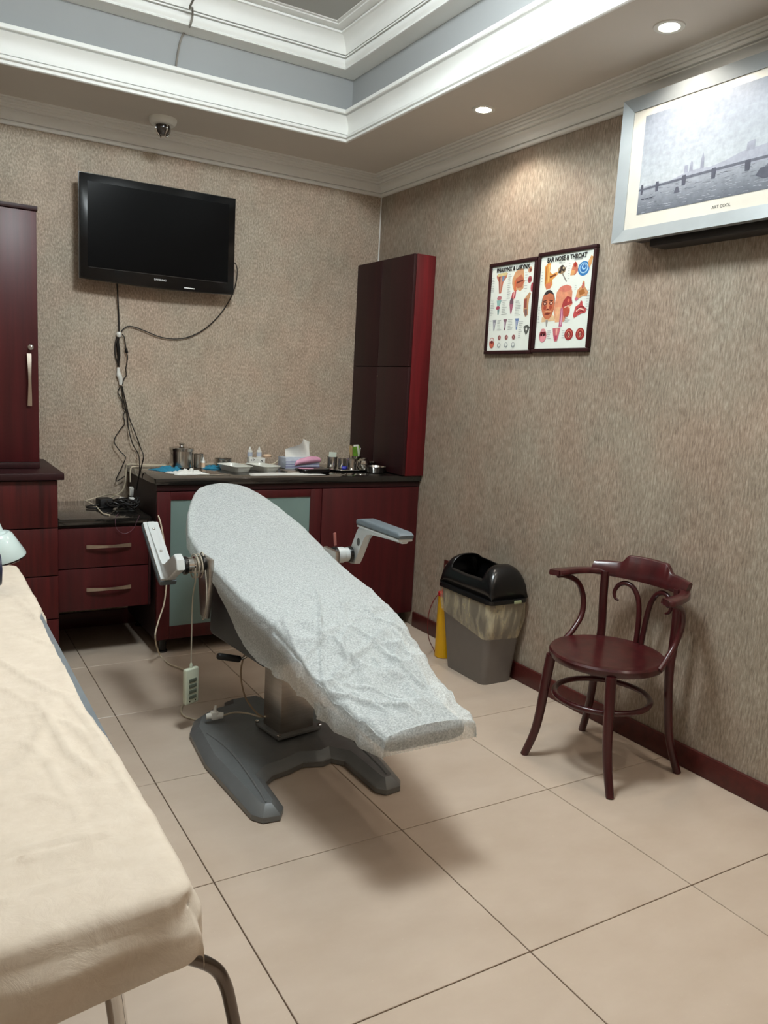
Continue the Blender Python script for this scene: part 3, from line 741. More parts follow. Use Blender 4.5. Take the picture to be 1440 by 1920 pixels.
def draw2(p):
    OR = (222, 158, 84)
    # outer ear and canal, top left
    p.poly([(.08, .11), (.14, .075), (.20, .08), (.19, .17), (.24, .20), (.34, .18), (.35, .21), (.25, .26), (.26, .31), (.22, .35), (.15, .36), (.10, .31)], OR)
    p.poly([(.10, .12), (.13, .10), (.13, .30), (.11, .30)], (184, 110, 50)); p.poly([(.16, .10), (.185, .10), (.18, .27), (.16, .28)], (236, 196, 120)); p.poly([(.12, .30), (.24, .28), (.22, .35), (.14, .36)], (214, 126, 96))
    p.poly([(.19, .22), (.32, .20), (.32, .215), (.20, .24)], (120, 62, 40))
    p.ell(.42, .17, .075, .042, (176, 150, 112)); p.ell(.43, .15, .045, .030, (70, 62, 60), rot=.6); p.ell(.39, .185, .025, .018, (60, 50, 50)); p.line([(.36, .20), (.42, .13), (.46, .19), (.50, .14)], 0.004, (40, 34, 34)); p.line([(.43, .20), (.53, .30)], 0.006, (140, 134, 124))
    p.ell(.45, .15, .016, .012, (214, 196, 160))
    # cochlea, top right
    p.poly([(.60, .20), (.63, .12), (.67, .10), (.71, .13), (.73, .20), (.68, .24), (.60, .24)], (206, 126, 100)); p.ell(.67, .135, .026, .026, (168, 54, 50)); p.poly([(.60, .19), (.68, .19), (.66, .24), (.59, .24)], (228, 170, 110))
    p.ell(.83, .185, .105, .075, (58, 128, 190)); p.ell(.83, .18, .08, .055, (176, 216, 236)); p.ell(.83, .178, .064, .044, (52, 118, 186)); p.ell(.835, .17, .042, .028, (176, 216, 236)); p.ell(.84, .165, .026, .018, (44, 104, 170))
    p.poly([(.90, .12), (.95, .06), (.985, .08), (.96, .15), (.93, .19), (.91, .16)], (222, 166, 106))
    # face with sinuses
    p.poly([(.10, .66), (.20, .62), (.32, .64), (.40, .68), (.40, .70), (.10, .71)], (228, 196, 156))
    p.poly([(.36, .40), (.42, .35), (.54, .33), (.62, .35), (.66, .41), (.66, .49), (.68, .54), (.64, .56), (.64, .63), (.58, .65), (.55, .72), (.38, .72), (.33, .60)], (222, 150, 118))
    p.ell(.52, .37, .12, .035, (214, 128, 110)); p.poly([(.36, .56), (.46, .56), (.46, .72), (.37, .72)], (232, 178, 138))
    p.poly([(.50, .50), (.57, .45), (.65, .47), (.68, .53), (.60, .55), (.53, .56), (.49, .60), (.48, .55)], (172, 66, 66)); p.ell(.60, .50, .022, .018, (226, 120, 100)); p.poly([(.50, .56), (.58, .56), (.64, .60), (.62, .66), (.55, .68), (.51, .64)], (190, 88, 70)); p.line([(.53, .57), (.60, .55), (.65, .58)], 0.004, (240, 220, 200))
    p.poly([(.46, .58), (.50, .56), (.52, .66), (.51, .77), (.45, .77)], (190, 110, 140)); p.line([(.49, .58), (.49, .75)], 0.003, (240, 210, 220))
    p.ell(.205, .515, .135, .150, (58, 52, 52)); p.poly([(.08, .50), (.10, .42), (.17, .415), (.22, .40), (.30, .42), (.335, .50), (.33, .58), (.29, .65), (.24, .685), (.17, .68), (.11, .63), (.08, .56)], (196, 116, 84))
    p.ell(.14, .51, .036, .020, (112, 52, 44)); p.ell(.265, .51, .036, .020, (112, 52, 44)); p.ell(.14, .51, .018, .010, (230, 200, 180)); p.ell(.265, .51, .018, .010, (230, 200, 180))
    p.line([(.10, .485), (.17, .478)], 0.004, (66, 40, 36)); p.line([(.23, .478), (.30, .485)], 0.004, (66, 40, 36))
    p.ell(.15, .555, .034, .024, (170, 76, 58)); p.ell(.26, .555, .034, .024, (170, 76, 58)); p.poly([(.195, .48), (.215, .48), (.235, .575), (.175, .575)], (216, 140, 104)); p.ell(.205, .575, .028, .008, (120, 56, 44))
    p.poly([(.14, .625), (.205, .61), (.27, .625), (.205, .638)], (128, 56, 48)); p.line([(.13, .60), (.20, .592), (.28, .60)], 0.003, (224, 170, 130)); p.poly([(.18, .69), (.23, .69), (.22, .76), (.20, .76)], (158, 156, 152))
    # nasal sections, right
    p.poly([(.72, .50), (.75, .40), (.83, .355), (.84, .31), (.87, .32), (.88, .37), (.95, .43), (.93, .47), (.86, .465), (.78, .49)], (214, 156, 110)); p.poly([(.78, .41), (.86, .39), (.90, .44), (.80, .46)], (172, 110, 60)); p.ell(.745, .49, .03, .018, (206, 110, 130)); p.poly([(.83, .33), (.86, .33), (.86, .38), (.83, .39)], (190, 90, 90))
    p.poly([(.71, .66), (.74, .57), (.81, .545), (.83, .51), (.86, .52), (.87, .56), (.95, .60), (.93, .64), (.86, .645), (.78, .67), (.73, .69)], (196, 84, 84)); p.line([(.76, .62), (.82, .59), (.90, .61)], 0.005, (244, 214, 196)); p.line([(.78, .645), (.85, .615), (.92, .635)], 0.004, (120, 30, 36)); p.line([(.77, .60), (.84, .57), (.90, .585)], 0.004, (120, 30, 36))
    # bottom row
    p.ell(.15, .86, .075, .072, (204, 120, 128)); p.ell(.15, .845, .060, .045, (110, 34, 42)); p.ell(.15, .885, .052, .044, (226, 150, 158)); p.ell(.128, .85, .016, .014, (40, 10, 16)); p.ell(.172, .85, .016, .014, (40, 10, 16)); p.ell(.15, .80, .05, .018, (220, 150, 156))
    p.poly([(.34, .785), (.49, .78), (.47, .86), (.44, .925), (.39, .925), (.36, .86)], (204, 112, 120)); p.poly([(.40, .79), (.44, .79), (.43, .86), (.41, .86)], (236, 176, 160)); p.poly([(.39, .86), (.44, .86), (.43, .91), (.40, .91)], (178, 70, 96))
    for u in (.66, .87):
        p.ell(u, .855, .082, .062, (158, 50, 52)); p.ell(u, .85, .060, .045, (206, 110, 92)); p.ell(u, .855, .046, .036, (150, 40, 46)); p.ell(u, .86, .020, .026, (238, 196, 170)); p.ell(u, .86, .008, .020, (70, 14, 20))
    for u0, u1, v0, v1, n in ((.55, .60, .10, .28, 7), (.36, .48, .08, .10, 2), (.65, .90, .06, .09, 3), (.02, .07, .52, .72, 12), (.56, .66, .66, .73, 4), (.70, .75, .34, .40, 3), (.93, .99, .40, .62, 8), (.24, .33, .80, .90, 5), (.53, .58, .80, .90, 4), (.03, .07, .15, .32, 5)):
        p.captions(u0, u1, v0, v1, n)
poster(-1.122, -1.468, 1.538, 1.969, 'dark framed pharynx and larynx chart, the one nearer the corner', 'PHARYNX & LARYNX', draw1)
poster(-1.473, -1.832, 1.543, 1.980, 'dark framed ear, nose and throat chart with a man\'s face', 'EAR NOSE & THROAT', draw2)

# ------------------------------------------------------------------ picture-fronted air conditioner
ac = thing('air_conditioner', 'silver framed wall air conditioner with a grey bridge picture on its front', 'air conditioner', (-0.07, -2.49, 1.93))
ay0, ay1, az0, az1, ax_ = -2.030, -2.960, 1.938, 2.446, -0.142
MB().box((ax_+0.03, ay1+0.02, az0+0.016), (-0.001, ay0-0.02, az1-0.016), bev=0.008).build('body', mat('ac_body', (84, 84, 86), 0.5, var=0.05), ac)
MB().box((-0.09, -2.90, az0-0.022), (-0.001, -2.17, az0+0.015), bev=0.006).build('outlet', mat('ac_outlet', (38, 36, 36), 0.55, var=0.08), ac)
fw = 0.045
def acframe(c0, c1, c2, c3):
    """one mitred moulding: outer edge c0-c1, inner edge c2-c3 (y,z), chamfered towards the picture"""
    mb = MB(); xf, xb, xi = ax_, ax_+0.03, ax_+0.012
    v = [(xb, *c0), (xb, *c1), (xf, *c1), (xf, *c0), (xi, *c3), (xi, *c2), (xb, *c3), (xb, *c2)]
    mb.add(v, [[0, 1, 2, 3], [3, 2, 5, 4], [4, 5, 7, 6], [6, 7, 1, 0], [0, 3, 4, 6], [1, 7, 5, 2]])
    return mb
o00, o10, o11, o01 = (ay0, az0), (ay1, az0), (ay1, az1), (ay0, az1)
i00, i10, i11, i01 = (ay0-fw, az0+fw), (ay1+fw, az0+fw), (ay1+fw, az1-fw), (ay0-fw, az1-fw)
for c in ((o00, o10, i10, i00), (o10, o11, i11, i10), (o11, o01, i01, i11), (o01, o00, i00, i01)):
    acframe(*c).build('frame_rail', M_ACF, ac, angle=0)
MB().box((ax_+0.016, ay1+fw-0.004, az0+fw-0.004), (ax_+0.028, ay0-fw+0.004, az1-fw+0.004)).build('mount', mat('mount_card', (198, 194, 183), 0.4, var=0.02), ac, angle=0)
py0, py1, pz0, pz1 = -2.130, -2.860, 2.030, 2.375
pp = Print(py0, pz1, py0-py1, pz1-pz0, ax_+0.0158)
nb = 14
for k in range(nb):                                        # sky, then water, in flat printed bands
    t = k/(nb-1); pp.poly([(0, .72*k/nb), (1, .72*k/nb), (1, .72*(k+1)/nb), (0, .72*(k+1)/nb)], (int(132+40*t), int(140+38*t), int(152+32*t)))
for k in range(22):
    t = k/21; v0, v1 = .72+.28*k/22, .72+.28*(k+1)/22
    c = int(150-52*t); pp.poly([(0, v0), (1, v0), (1, v1), (0, v1)], (c, c+5, c+14))
for k in range(260):
    v = random.uniform(.73, .99); u = random.uniform(0, .97); l = random.uniform(.01, .04)
    c = random.choice((84, 96, 150, 164)); pp.line([(u, v), (u+l, v)], 0.0012, (c, c+4, c+12)); pp.n -= 1
pp.n += 1
GB = (150, 154, 166)
pp.poly([(.20, .72), (.28, .68), (.34, .67), (.42, .68), (.5, .655), (.58, .61), (.66, .60), (.74, .585), (.80, .60), (.9, .58), (1, .59), (1, .74), (.2, .74)], GB)
pp.poly([(.300, .68), (.304, .60), (.310, .575), (.318, .60), (.322, .68)], (138, 142, 156)); pp.poly([(.270, .68), (.272, .61), (.292, .61), (.294, .68)], (138, 142, 156)); pp.poly([(.362, .68), (.364, .58), (.372, .525), (.380, .58), (.382, .68)], (136, 140, 154)); pp.poly([(.60, .62), (.602, .54), (.64, .53), (.642, .62)], (140, 144, 156))
DB = (92, 95, 106)
pp.poly([(0, .742), (.3, .715), (.6, .700), (1, .695), (1, .722), (.6, .727), (.3, .740), (0, .762)], DB)
for u, s_ in ((.02, .6), (.115, .8), (.275, 1.0), (.44, 1.0), (.615, 1.15), (.80, 1.2)):
    pp.poly([(u-.010*s_, .70), (u+.010*s_, .70), (u+.013*s_, .72), (u+.010*s_, .80), (u-.010*s_, .80), (u-.013*s_, .72)], (78, 80, 92))
pp.poly([(.222, .86), (.232, .80), (.246, .80), (.258, .86)], (84, 86, 98))
for u in (.03, .055, .085): pp.poly([(u-.012, .845), (u+.012, .845), (u+.008, .856), (u-.008, .856)], (70, 72, 84))
pp.poly([(.66, .86), (.68, .80), (.80, .79), (.95, .83), (.93, .90), (.70, .90)], (80, 82, 94)); pp.poly([(.70, .80), (.72, .765), (.80, .765), (.82, .80)], (96, 98, 110))
o = pp.mb.build('picture', M_PICT, ac, angle=0, colors=True, fix=False); lp(o, 'grey-blue print of a long bridge over a river')
text_mesh('ART COOL', 0.0145, lambda a_, b_, q_: Vector((ax_+0.0155-q_, -2.495-a_, 1.9995+b_)), 0.0002).build('lettering', mat('ac_letters', (52, 52, 50), 0.5, var=0.04), ac, angle=0)

# ------------------------------------------------------------------ ceiling sensor, cable
dt = thing('ceiling_camera', 'small dome camera with a chrome cage on the ceiling above the television', 'camera', (-1.378, -0.262, ZL))
dx, dy = -1.378, -0.262
MB().lathe([(0.066, 0), (0.066, -0.008), (0.062, -0.020), (0.052, -0.030), (0.040, -0.032), (0.0, -0.030)], (dx, dy, ZL), 30).build('base', M_WHITEP, dt)
MB().lathe([(0.034, -0.031), (0.035, -0.045), (0.031, -0.062), (0.020, -0.074), (0.0, -0.078)], (dx, dy, ZL), 24).build('dome', mat('dome_dark', (50, 44, 40), 0.12, coat=0.5, var=0.1), dt)
for k in range(4):
    a_ = PI/4+k*PI/2 - 0.5
    MB().tube([(dx+0.038*math.cos(a_), dy+0.038*math.sin(a_), ZL-0.030), (dx+0.038*math.cos(a_), dy+0.038*math.sin(a_), ZL-0.050), (dx+0.030*math.cos(a_), dy+0.030*math.sin(a_), ZL-0.068), (dx+0.018*math.cos(a_), dy+0.018*math.sin(a_), ZL-0.079)], 0.0045, 8, 4).build('cage_bar', M_CHROME, dt)
rx = -T0+0.05
wire_pts = [ony(330, 127, -T0+0.040), ony(332, 110, -T0+0.040), ony(337, 82, -T0+0.040), ony(343, 65, -T0+0.040), ony(352, 54, -T0+0.040)]
wp = wire_pts + [ony(357, 47, -T0-0.068), ony(361, 30, -T0-0.068), ony(361, 15, -T0-0.11), ony(361, 2, -T0-0.17)]
wp[-1].z = min(wp[-1].z, ZU-0.006); wp.append(wp[-1]+Vector((0.02, -0.5, 0)))
wp[-1].z = ZU-0.006
cw = MB().tube(wp, 0.0046, 8, 5).build('ceiling_cable', M_WIREC); tag(cw, 'thin grey cable hanging loosely across the ceiling tray mouldings', 'cable')

# ------------------------------------------------------------------ treatment chair
XC = -1.27
SEAT = [(-0.915, 0.874, 0.074), (-0.935, 0.867, 0.108), (-0.97, 0.849, 0.138), (-1.02, 0.826, 0.168), (-1.10, 0.790, 0.205), (-1.25, 0.731, 0.247), (-1.40, 0.688, 0.252), (-1.55, 0.658, 0.243), (-1.70, 0.633, 0.240), (-1.85, 0.613, 0.238),
        (-2.00, 0.594, 0.222), (-2.15, 0.557, 0.206), (-2.30, 0.497, 0.190), (-2.42, 0.455, 0.170), (-2.52, 0.443, 0.156), (-2.62, 0.436, 0.147), (-2.635, 0.432, 0.138)]
def seat_at(y):
    for (ya, za, wa), (yb, zb, wb) in zip(SEAT[:-1], SEAT[1:]):
        if ya >= y >= yb:
            t = (ya-y)/(ya-yb); return za+(zb-za)*t, wa+(wb-wa)*t
    return (SEAT[0][1:] if y > SEAT[0][0] else SEAT[-1][1:])
tc2 = thing('treatment_chair', 'reclined medical treatment chair on a grey floor base with silver armrests', 'chair', (-1.30, -1.75, 0))
# base plate with two long feet, bridge between them
base_out = [(-1.600, -1.545), (-1.555, -1.450), (-1.485, -1.392), (-1.400, -1.372), (-1.385, -1.322), (-1.235, -1.322), (-1.220, -1.372), (-1.130, -1.392), (-1.060, -1.450), (-1.010, -1.545), (-1.000, -1.700),
            (-1.012, -1.860), (-1.062, -2.190), (-1.082, -2.222), (-1.140, -2.228), (-1.165, -2.200), (-1.172, -1.985), (-1.205, -1.945), (-1.240, -1.958), (-1.310, -1.935), (-1.380, -1.962), (-1.440, -1.975), (-1.460, -1.990), (-1.482, -2.010), (-1.492, -2.180), (-1.520, -2.222), (-1.575, -2.215), (-1.600, -2.180), (-1.622, -1.800)]
def sloped_plate(poly, z0, z1, insets):
    bm = bmesh.new(); lo_ = [bm.verts.new((a_, b_, z0)) for a_, b_ in poly]; hi_ = [bm.verts.new((a_, b_, z1)) for a_, b_ in poly]; n_ = len(poly)
    bm.faces.new(lo_[::-1]); top = bm.faces.new(hi_)
    for i_ in range(n_): bm.faces.new([lo_[i_], lo_[(i_+1) % n_], hi_[(i_+1) % n_], hi_[i_]])
    bmesh.ops.recalc_face_normals(bm, faces=bm.faces)
    for th_, dp_ in insets: bmesh.ops.inset_region(bm, faces=[top], thickness=th_, depth=dp_, use_even_offset=True)
    mb = MB().from_bm(bm); bm.free(); return mb
sloped_plate(base_out, 0.003, 0.020, [(0.004, 0.006), (0.030, 0.022), (0.004, -0.001)]).build('base_plate', M_GREYB, tc2, angle=25)
for pts in ([(-1.560, -1.62), (-1.535, -1.75), (-1.530, -1.90), (-1.542, -2.10), (-1.550, -2.175)], [(-1.060, -1.62), (-1.082, -1.75), (-1.088, -1.90), (-1.100, -2.10), (-1.110, -2.175)]):
    MB().tube([(a_, b_, 0.047) for a_, b_ in pts], [0.002, 0.005, 0.006, 0.005, 0.003], 8, 6).build('foot_rib', M_GREYB, tc2)
# column
rz = Matrix.Rotation(math.radians(9), 3, 'Z'); ccol = Vector((-1.270, -1.710, 0))
MB().box((-1.345, -1.772, 0.058), (-1.195, -1.648, 0.42), bev=0.008, rot=rz, pivot=ccol).build('column', M_STEELB, tc2)
MB().box((-1.366, -1.793, 0.054), (-1.174, -1.627, 0.068), bev=0.004, rot=rz, pivot=ccol).build('column_collar', M_GREYB, tc2)
for (a_, b_) in ((-1, -1), (1, -1), (-1, 1), (1, 1)):
    v = rz @ Vector((a_*0.090, b_*0.078, 0)) + ccol
    MB().lathe([(0.009, 0.068), (0.009, 0.074), (0.005, 0.077), (0, 0.077)], (v.x, v.y, 0), 6).build('bolt', M_STEEL, tc2)
# shell under the seat
sh_poly = [(-1.375, 0.365), (-1.40, 0.352), (-1.92, 0.392), (-2.02, 0.470), (-2.00, 0.535), (-1.85, 0.550), (-1.70, 0.572), (-1.55, 0.595), (-1.44, 0.618), (-1.40, 0.600)]
MB().prism(sh_poly, lambda a_, b_, t: Vector((t, a_, b_)), -1.475, -1.065, 0.012, 3).build('seat_housing', M_SHELL, tc2)
MB().box((-1.40, -1.40, 0.60), (-1.14, -1.02, 0.64), bev=0.01, rot=Matrix.Rotation(math.radians(20), 3, 'X')).build('back_support', M_SHELL, tc2)
# upholstery
def seat_ring(y, z, wd, thick, k=24, crown=0.012):
    pts = []
    for i in range(k):                    # rounded slab section
        a_ = 2*PI*i/k; c, s_ = math.cos(a_), math.sin(a_)
        ex = 0.35
        xx = math.copysign(abs(c)**ex, c)*wd; zz_ = math.copysign(abs(s_)**0.7, s_)
        zz2 = z - thick/2 + zz_*thick/2 + (crown*(1-(xx/wd)**2) if s_ > 0 else 0)
        pts.append(Vector((XC+xx, y, zz2)))
    return pts
rings = []
yk = [-0.915-0.02*k for k in range(86)]
for y in [-0.930] + yk[1:] :
    if y < -2.63: break
    z, wd = seat_at(y); rings.append(seat_ring(y, z-0.009, max(0.02, wd-0.012), 0.070 if y > -2.1 else 0.055))
MB().loft(rings, cap=True).build('upholstery', M_VINYL, tc2)
# armrest pivots, brackets
for sg in (-1, 1):
    xs0 = XC + sg*0.256
    MB().prism([(-1.555, 0.690), (-1.445, 0.690), (-1.430, 0.60), (-1.462, 0.455), (-1.520, 0.455), (-1.560, 0.60)], lambda a_, b_, t: Vector((t, a_, b_)), xs0-0.006 if sg > 0 else xs0-0.016, xs0+0.016 if sg > 0 else xs0+0.006, 0.005, 2).build('arm_bracket', M_STEELB, tc2)
    A = Vector((XC+sg*0.270, -1.50, 0.662))
    MB().lathe([(0.0, 0), (0.034, 0), (0.036, 0.004), (0.036, 0.012), (0.032, 0.013)], A, 24, axis=(sg, 0, 0)).build('pivot_ring', M_BLACKP, tc2)
    MB().lathe([(0.030, 0.012), (0.033, 0.016), (0.033, 0.042), (0.029, 0.046), (0.029, 0.068), (0.0, 0.068)], A, 24, axis=(sg, 0, 0)).build('pivot', M_CHROME if sg < 0 else M_ALU, tc2)
    MB().lathe([(0.0, 0.066), (0.032, 0.066), (0.034, 0.070), (0.034, 0.080), (0.0, 0.080)], A, 24, axis=(sg, 0, 0)).build('pivot_ring', M_BLACKP, tc2)
    AX = XC + sg*0.352
    th = math.radians(180) if sg > 0 else math.radians(180-148)
    da = Vector((0, math.cos(th), math.sin(th)))                       # along the pad
    db = Vector((0, 0, 1)) if sg > 0 else Vector((0, math.cos(math.radians(90-148)), math.sin(math.radians(90-148))))
    org = Vector((AX+sg*0.018, -1.50, 0.662))
    fn = lambda a_, b_, t, org=org, da=da, db=db: org + da*a_ + db*b_ + Vector((t, 0, 0))
    neck = [(-0.040, -0.018), (-0.012, -0.042), (0.026, -0.036), (0.040, -0.010), (0.090, 0.085), (0.115, 0.108), (0.150, 0.116), (0.375, 0.116), (0.382, 0.124), (0.380, 0.136), (0.062, 0.136), (0.040, 0.110)]
    arm = MB().prism(neck, fn, -0.016, 0.016, 0.006, 3)
    ao = arm.build('armrest', M_ALU, tc2)
    MB().prism([(0.055, 0.1365), (0.388, 0.1365), (0.392, 0.150), (0.372, 0.160), (0.09, 0.164), (0.055, 0.156)], fn, -0.034, 0.034, 0.008, 3).build('armrest_pad', M_PAD, ao)
    MB().prism([(0.060, 0.126), (0.384, 0.126), (0.384, 0.136), (0.060, 0.136)], fn, -0.031, 0.031, 0.004, 2).build('pad_plate', M_ALU, ao)
    for a_ in ((0.20, 0.33) if sg < 0 else ()):
        MB().lathe([(0.0, 0), (0.006, 0.0), (0.0055, 0.003), (0.003, 0.0035), (0, 0.002)], fn(a_, 0.1162, 0), 12, axis=-db).build('screw', M_STEEL, ao)
    if sg > 0:
        for t0_ in (-0.0166,):
            pc = [(0.050+0.012*math.cos(2*PI*k/18)+0.004, 0.062+0.016*math.sin(2*PI*k/18)) for k in range(18)]
            MB().prism(pc, fn, t0_-0.0006, t0_+0.004).build('neck_hole_disc', mat('hole_shade', (74, 76, 74), 0.5, var=0.05), ao)  # solid dark disc, its colour stands in for shade inside a hole
# pink pull tag by the right pivot
p0 = Vector((XC+0.290, -1.47, 0.695))
MB().box(p0+Vector((-0.006, -0.003, 0)), p0+Vector((0.006, 0.003, 0.055)), bev=0.002, rot=Matrix.Rotation(math.radians(-6), 3, 'Y')).build('pull_tag', mat('tag_red', (150, 90, 82), 0.5, var=0.1), tc2)
# release lever
lv0, lv1 = ony(408, 1230, -1.62), ony(450, 1236, -1.62)
MB().tube([lv0, lv0+(lv1-lv0)*0.05, lv0+(lv1-lv0)*0.95, lv1], [0.010, 0.0125, 0.0125, 0.011], 14).build('lever_grip', M_BLACKM, tc2)
lv2 = Vector((-1.42, -1.63, lv1.z+0.008))
MB().tube([lv1, lv2, lv2+Vector((0.05, 0, 0.04))], 0.005, 10).build('lever', M_STEEL, tc2)

# ------------------------------------------------------------------ creases pressed into the sheets
class Creases:
    def __init__(s, lines, place):
        s.seg = []
        for (pts, wd, ht) in lines:
            q_ = [place(a_, b_) for a_, b_ in pts]
            q_, r_ = catmull(q_, [1]*len(q_), 4)
            for p0_, p1_ in zip(q_[:-1], q_[1:]): s.seg.append((p0_.x, p0_.y, p1_.x-p0_.x, p1_.y-p0_.y, wd, ht))
        s.best = {}
    def at(s, x_, y_):
        h_ = 0.0
        for (ax0, ay0_, dx_, dy_, wd, ht) in s.seg:
            ex, ey = x_-ax0, y_-ay0_
            if abs(ex) > 0.12 or abs(ey) > 0.12: continue
            l2 = dx_*dx_+dy_*dy_
            t_ = max(0.0, min(1.0, (ex*dx_+ey*dy_)/l2)) if l2 > 1e-12 else 0
            d2 = (ex-dx_*t_)**2+(ey-dy_*t_)**2
            v_ = ht*math.exp(-d2/(wd*wd)); h_ = max(h_, v_)
        return h_

# ------------------------------------------------------------------ disposable cover over the chair
HANG = [(-0.90, 0.03), (-1.0, 0.05), (-1.2, 0.055), (-1.38, 0.03), (-1.5, 0.025), (-1.60, 0.05), (-1.68, 0.085), (-1.80, 0.135), (-1.95, 0.160), (-2.10, 0.135), (-2.25, 0.095), (-2.40, 0.070), (-2.52, 0.052), (-2.66, 0.040)]
def interp(tab, y):
    for (ya, va), (yb, vb) in zip(tab[:-1], tab[1:]):
        if ya >= y >= yb: return va+(vb-va)*(ya-y)/(ya-yb)
    return tab[0][1] if y > tab[0][0] else tab[-1][1]
NU, NV = 150, 250
def on_seat(a_, b_):
    z_ = 0.55
    for _ in range(12):
        p_ = onz(a_, b_, z_); z_ = 0.5*z_+0.5*seat_at(max(min(p_.y, -0.92), -2.63))[0]
    return Vector((p_.x, p_.y, 0))
CC = Creases([([(588, 1112), (598, 1140), (600, 1190), (606, 1290)], 0.005, 0.010), ([(655, 1185), (690, 1205), (735, 1250), (790, 1300)], 0.008, 0.014), ([(655, 1190), (640, 1215), (650, 1250)], 0.006, 0.010),
    ([(608, 1296), (640, 1315), (700, 1330), (790, 1352)], 0.007, 0.014), ([(625, 1290), (680, 1300), (760, 1330), (850, 1340)], 0.006, 0.009), ([(620, 1148), (680, 1152), (735, 1146)], 0.005, 0.007), ([(685, 1165), (730, 1180), (775, 1215)], 0.006, 0.010),
    ([(690, 1215), (740, 1225), (800, 1262)], 0.005, 0.008), ([(625, 1210), (660, 1250), (700, 1265)], 0.005, 0.008), ([(640, 1275), (690, 1262), (745, 1285)], 0.005, 0.008), ([(545, 1105), (575, 1125), (592, 1140)], 0.004, 0.005),
    ([(700, 1245), (720, 1270), (770, 1290)], 0.005, 0.007), ([(530, 1175), (560, 1230), (600, 1285)], 0.006, 0.007), ([(740, 1195), (765, 1225), (800, 1285)], 0.005, 0.008), ([(660, 1310), (720, 1345), (730, 1372)], 0.006, 0.009), ([(720, 1310), (790, 1335), (860, 1352)], 0.005, 0.008)], on_seat)
def fbm(p, o=4): return noise.fractal(Vector(p), 1.0, 2.0, o)
def ridge_n(p):
    return 1-abs(noise.noise(Vector(p)))*2
verts = []; 
for j in range(NV+1):
    y = -0.918 - (2.640-0.918)*j/NV
    z, wd = seat_at(max(min(y, -0.915), -2.635)); wd += 0.008
    hangL = interp(HANG, y); hangR = min(0.07, hangL)*0.9+(0.02 if y > -2.4 else 0.0)
    endf = max(0.0, 1-(2.64+y)/0.10) if y < -2.50 else 0
    low = min(1.0, max(0.0, (-y-1.75)/0.5))             # loose wrinkles over the leg part
    for i in range(NU+1):
        u = i/NU*2-1
        th_ = 0.62
        if abs(u) <= th_:
            s_ = u/th_; xx = s_*(wd-0.012); zz_ = z + 0.004 + 0.012*(1-s_*s_); side = 0
        else:
            s_ = (abs(u)-th_)/(1-th_); hg = hangL if u < 0 else hangR
            r_ = 0.016; arc = r_*PI/2; l_ = s_*(hg+arc)
            if l_ < arc:
                a_ = l_/r_; xx = wd-0.012 + r_*math.sin(a_); zz_ = z+0.004 - r_*(1-math.cos(a_))
            else:
                d_ = l_-arc
                xx = wd+0.004 + 0.006*math.sin(d_*40) - 0.10*d_*(0.25 if y < -1.6 else 0.7); zz_ = z+0.004-r_-d_
            side = s_; xx = math.copysign(xx, u)
        X_, Y_ = XC+xx, y
        wr = 0.0022*fbm((X_*14, Y_*14, 3)) + 0.0012*fbm((X_*45, Y_*45, 7), 3)
        wr += low*(0.030*max(0, ridge_n((X_*9+Y_*3, Y_*5-X_*4, 1.3))-0.55) + 0.034*max(0, ridge_n((X_*5-Y_*6, Y_*3, 4.1))-0.6))
        nx = math.copysign(side, u)*0.8; nz_ = 1-side*0.85
        if side > 0.25: wr = wr*1.5 + 0.006*side*math.sin(Y_*38+2.5*math.sin(Y_*9)) * (0.4+low)
        wr += 0.006*low*max(0, math.sin((X_+Y_*0.35)*70+fbm((X_*6, Y_*6, 0))*3))*(1-side)*0.4
        if side < 0.6: wr += CC.at(X_, Y_)*(1-side)
        wr = max(wr, -0.002)*min(1.0, max(0.08, (y+2.64)/0.09))
        verts.append(Vector((X_+nx*wr, Y_, zz_+nz_*wr)))
faces = []
for j in range(NV):
    for i in range(NU):
        a_ = j*(NU+1)+i; faces.append([a_, a_+1, a_+NU+2, a_+NU+1])
cvm = MB(); cvm.add(verts, faces)
# foot end: the cover is gathered down over the pad edge, head end closed over too
def end_skirt(j, dirn, drop, n=8):
    row = verts[j*(NU+1):(j+1)*(NU+1)]; out = [row]
    zt = row[NU//2].z - 0.012
    for k in range(1, n+1):
        t = k/n; ring = []
        for i, v in enumerate(row):
            g_ = 0.0016*math.sin(i*1.3+t*2)*t
            ring.append(Vector((XC+(v.x-XC)*(1-0.02*t), v.y+dirn*(0.010*math.sin(min(PI/2, t*PI))+g_), min(v.z-0.0002*k, zt-drop*t+0.010*(1-t)))))
        out.append(ring)
    return out
cvm.loft(end_skirt(NV, -1, 0.052), closed_u=False)
cvm.loft(end_skirt(0, 1, 0.045), closed_u=False)
cov = cvm.build('disposable_cover', M_COVER, angle=60)
tag(cov, 'thin white nonwoven cover draped over the treatment chair', 'cover')

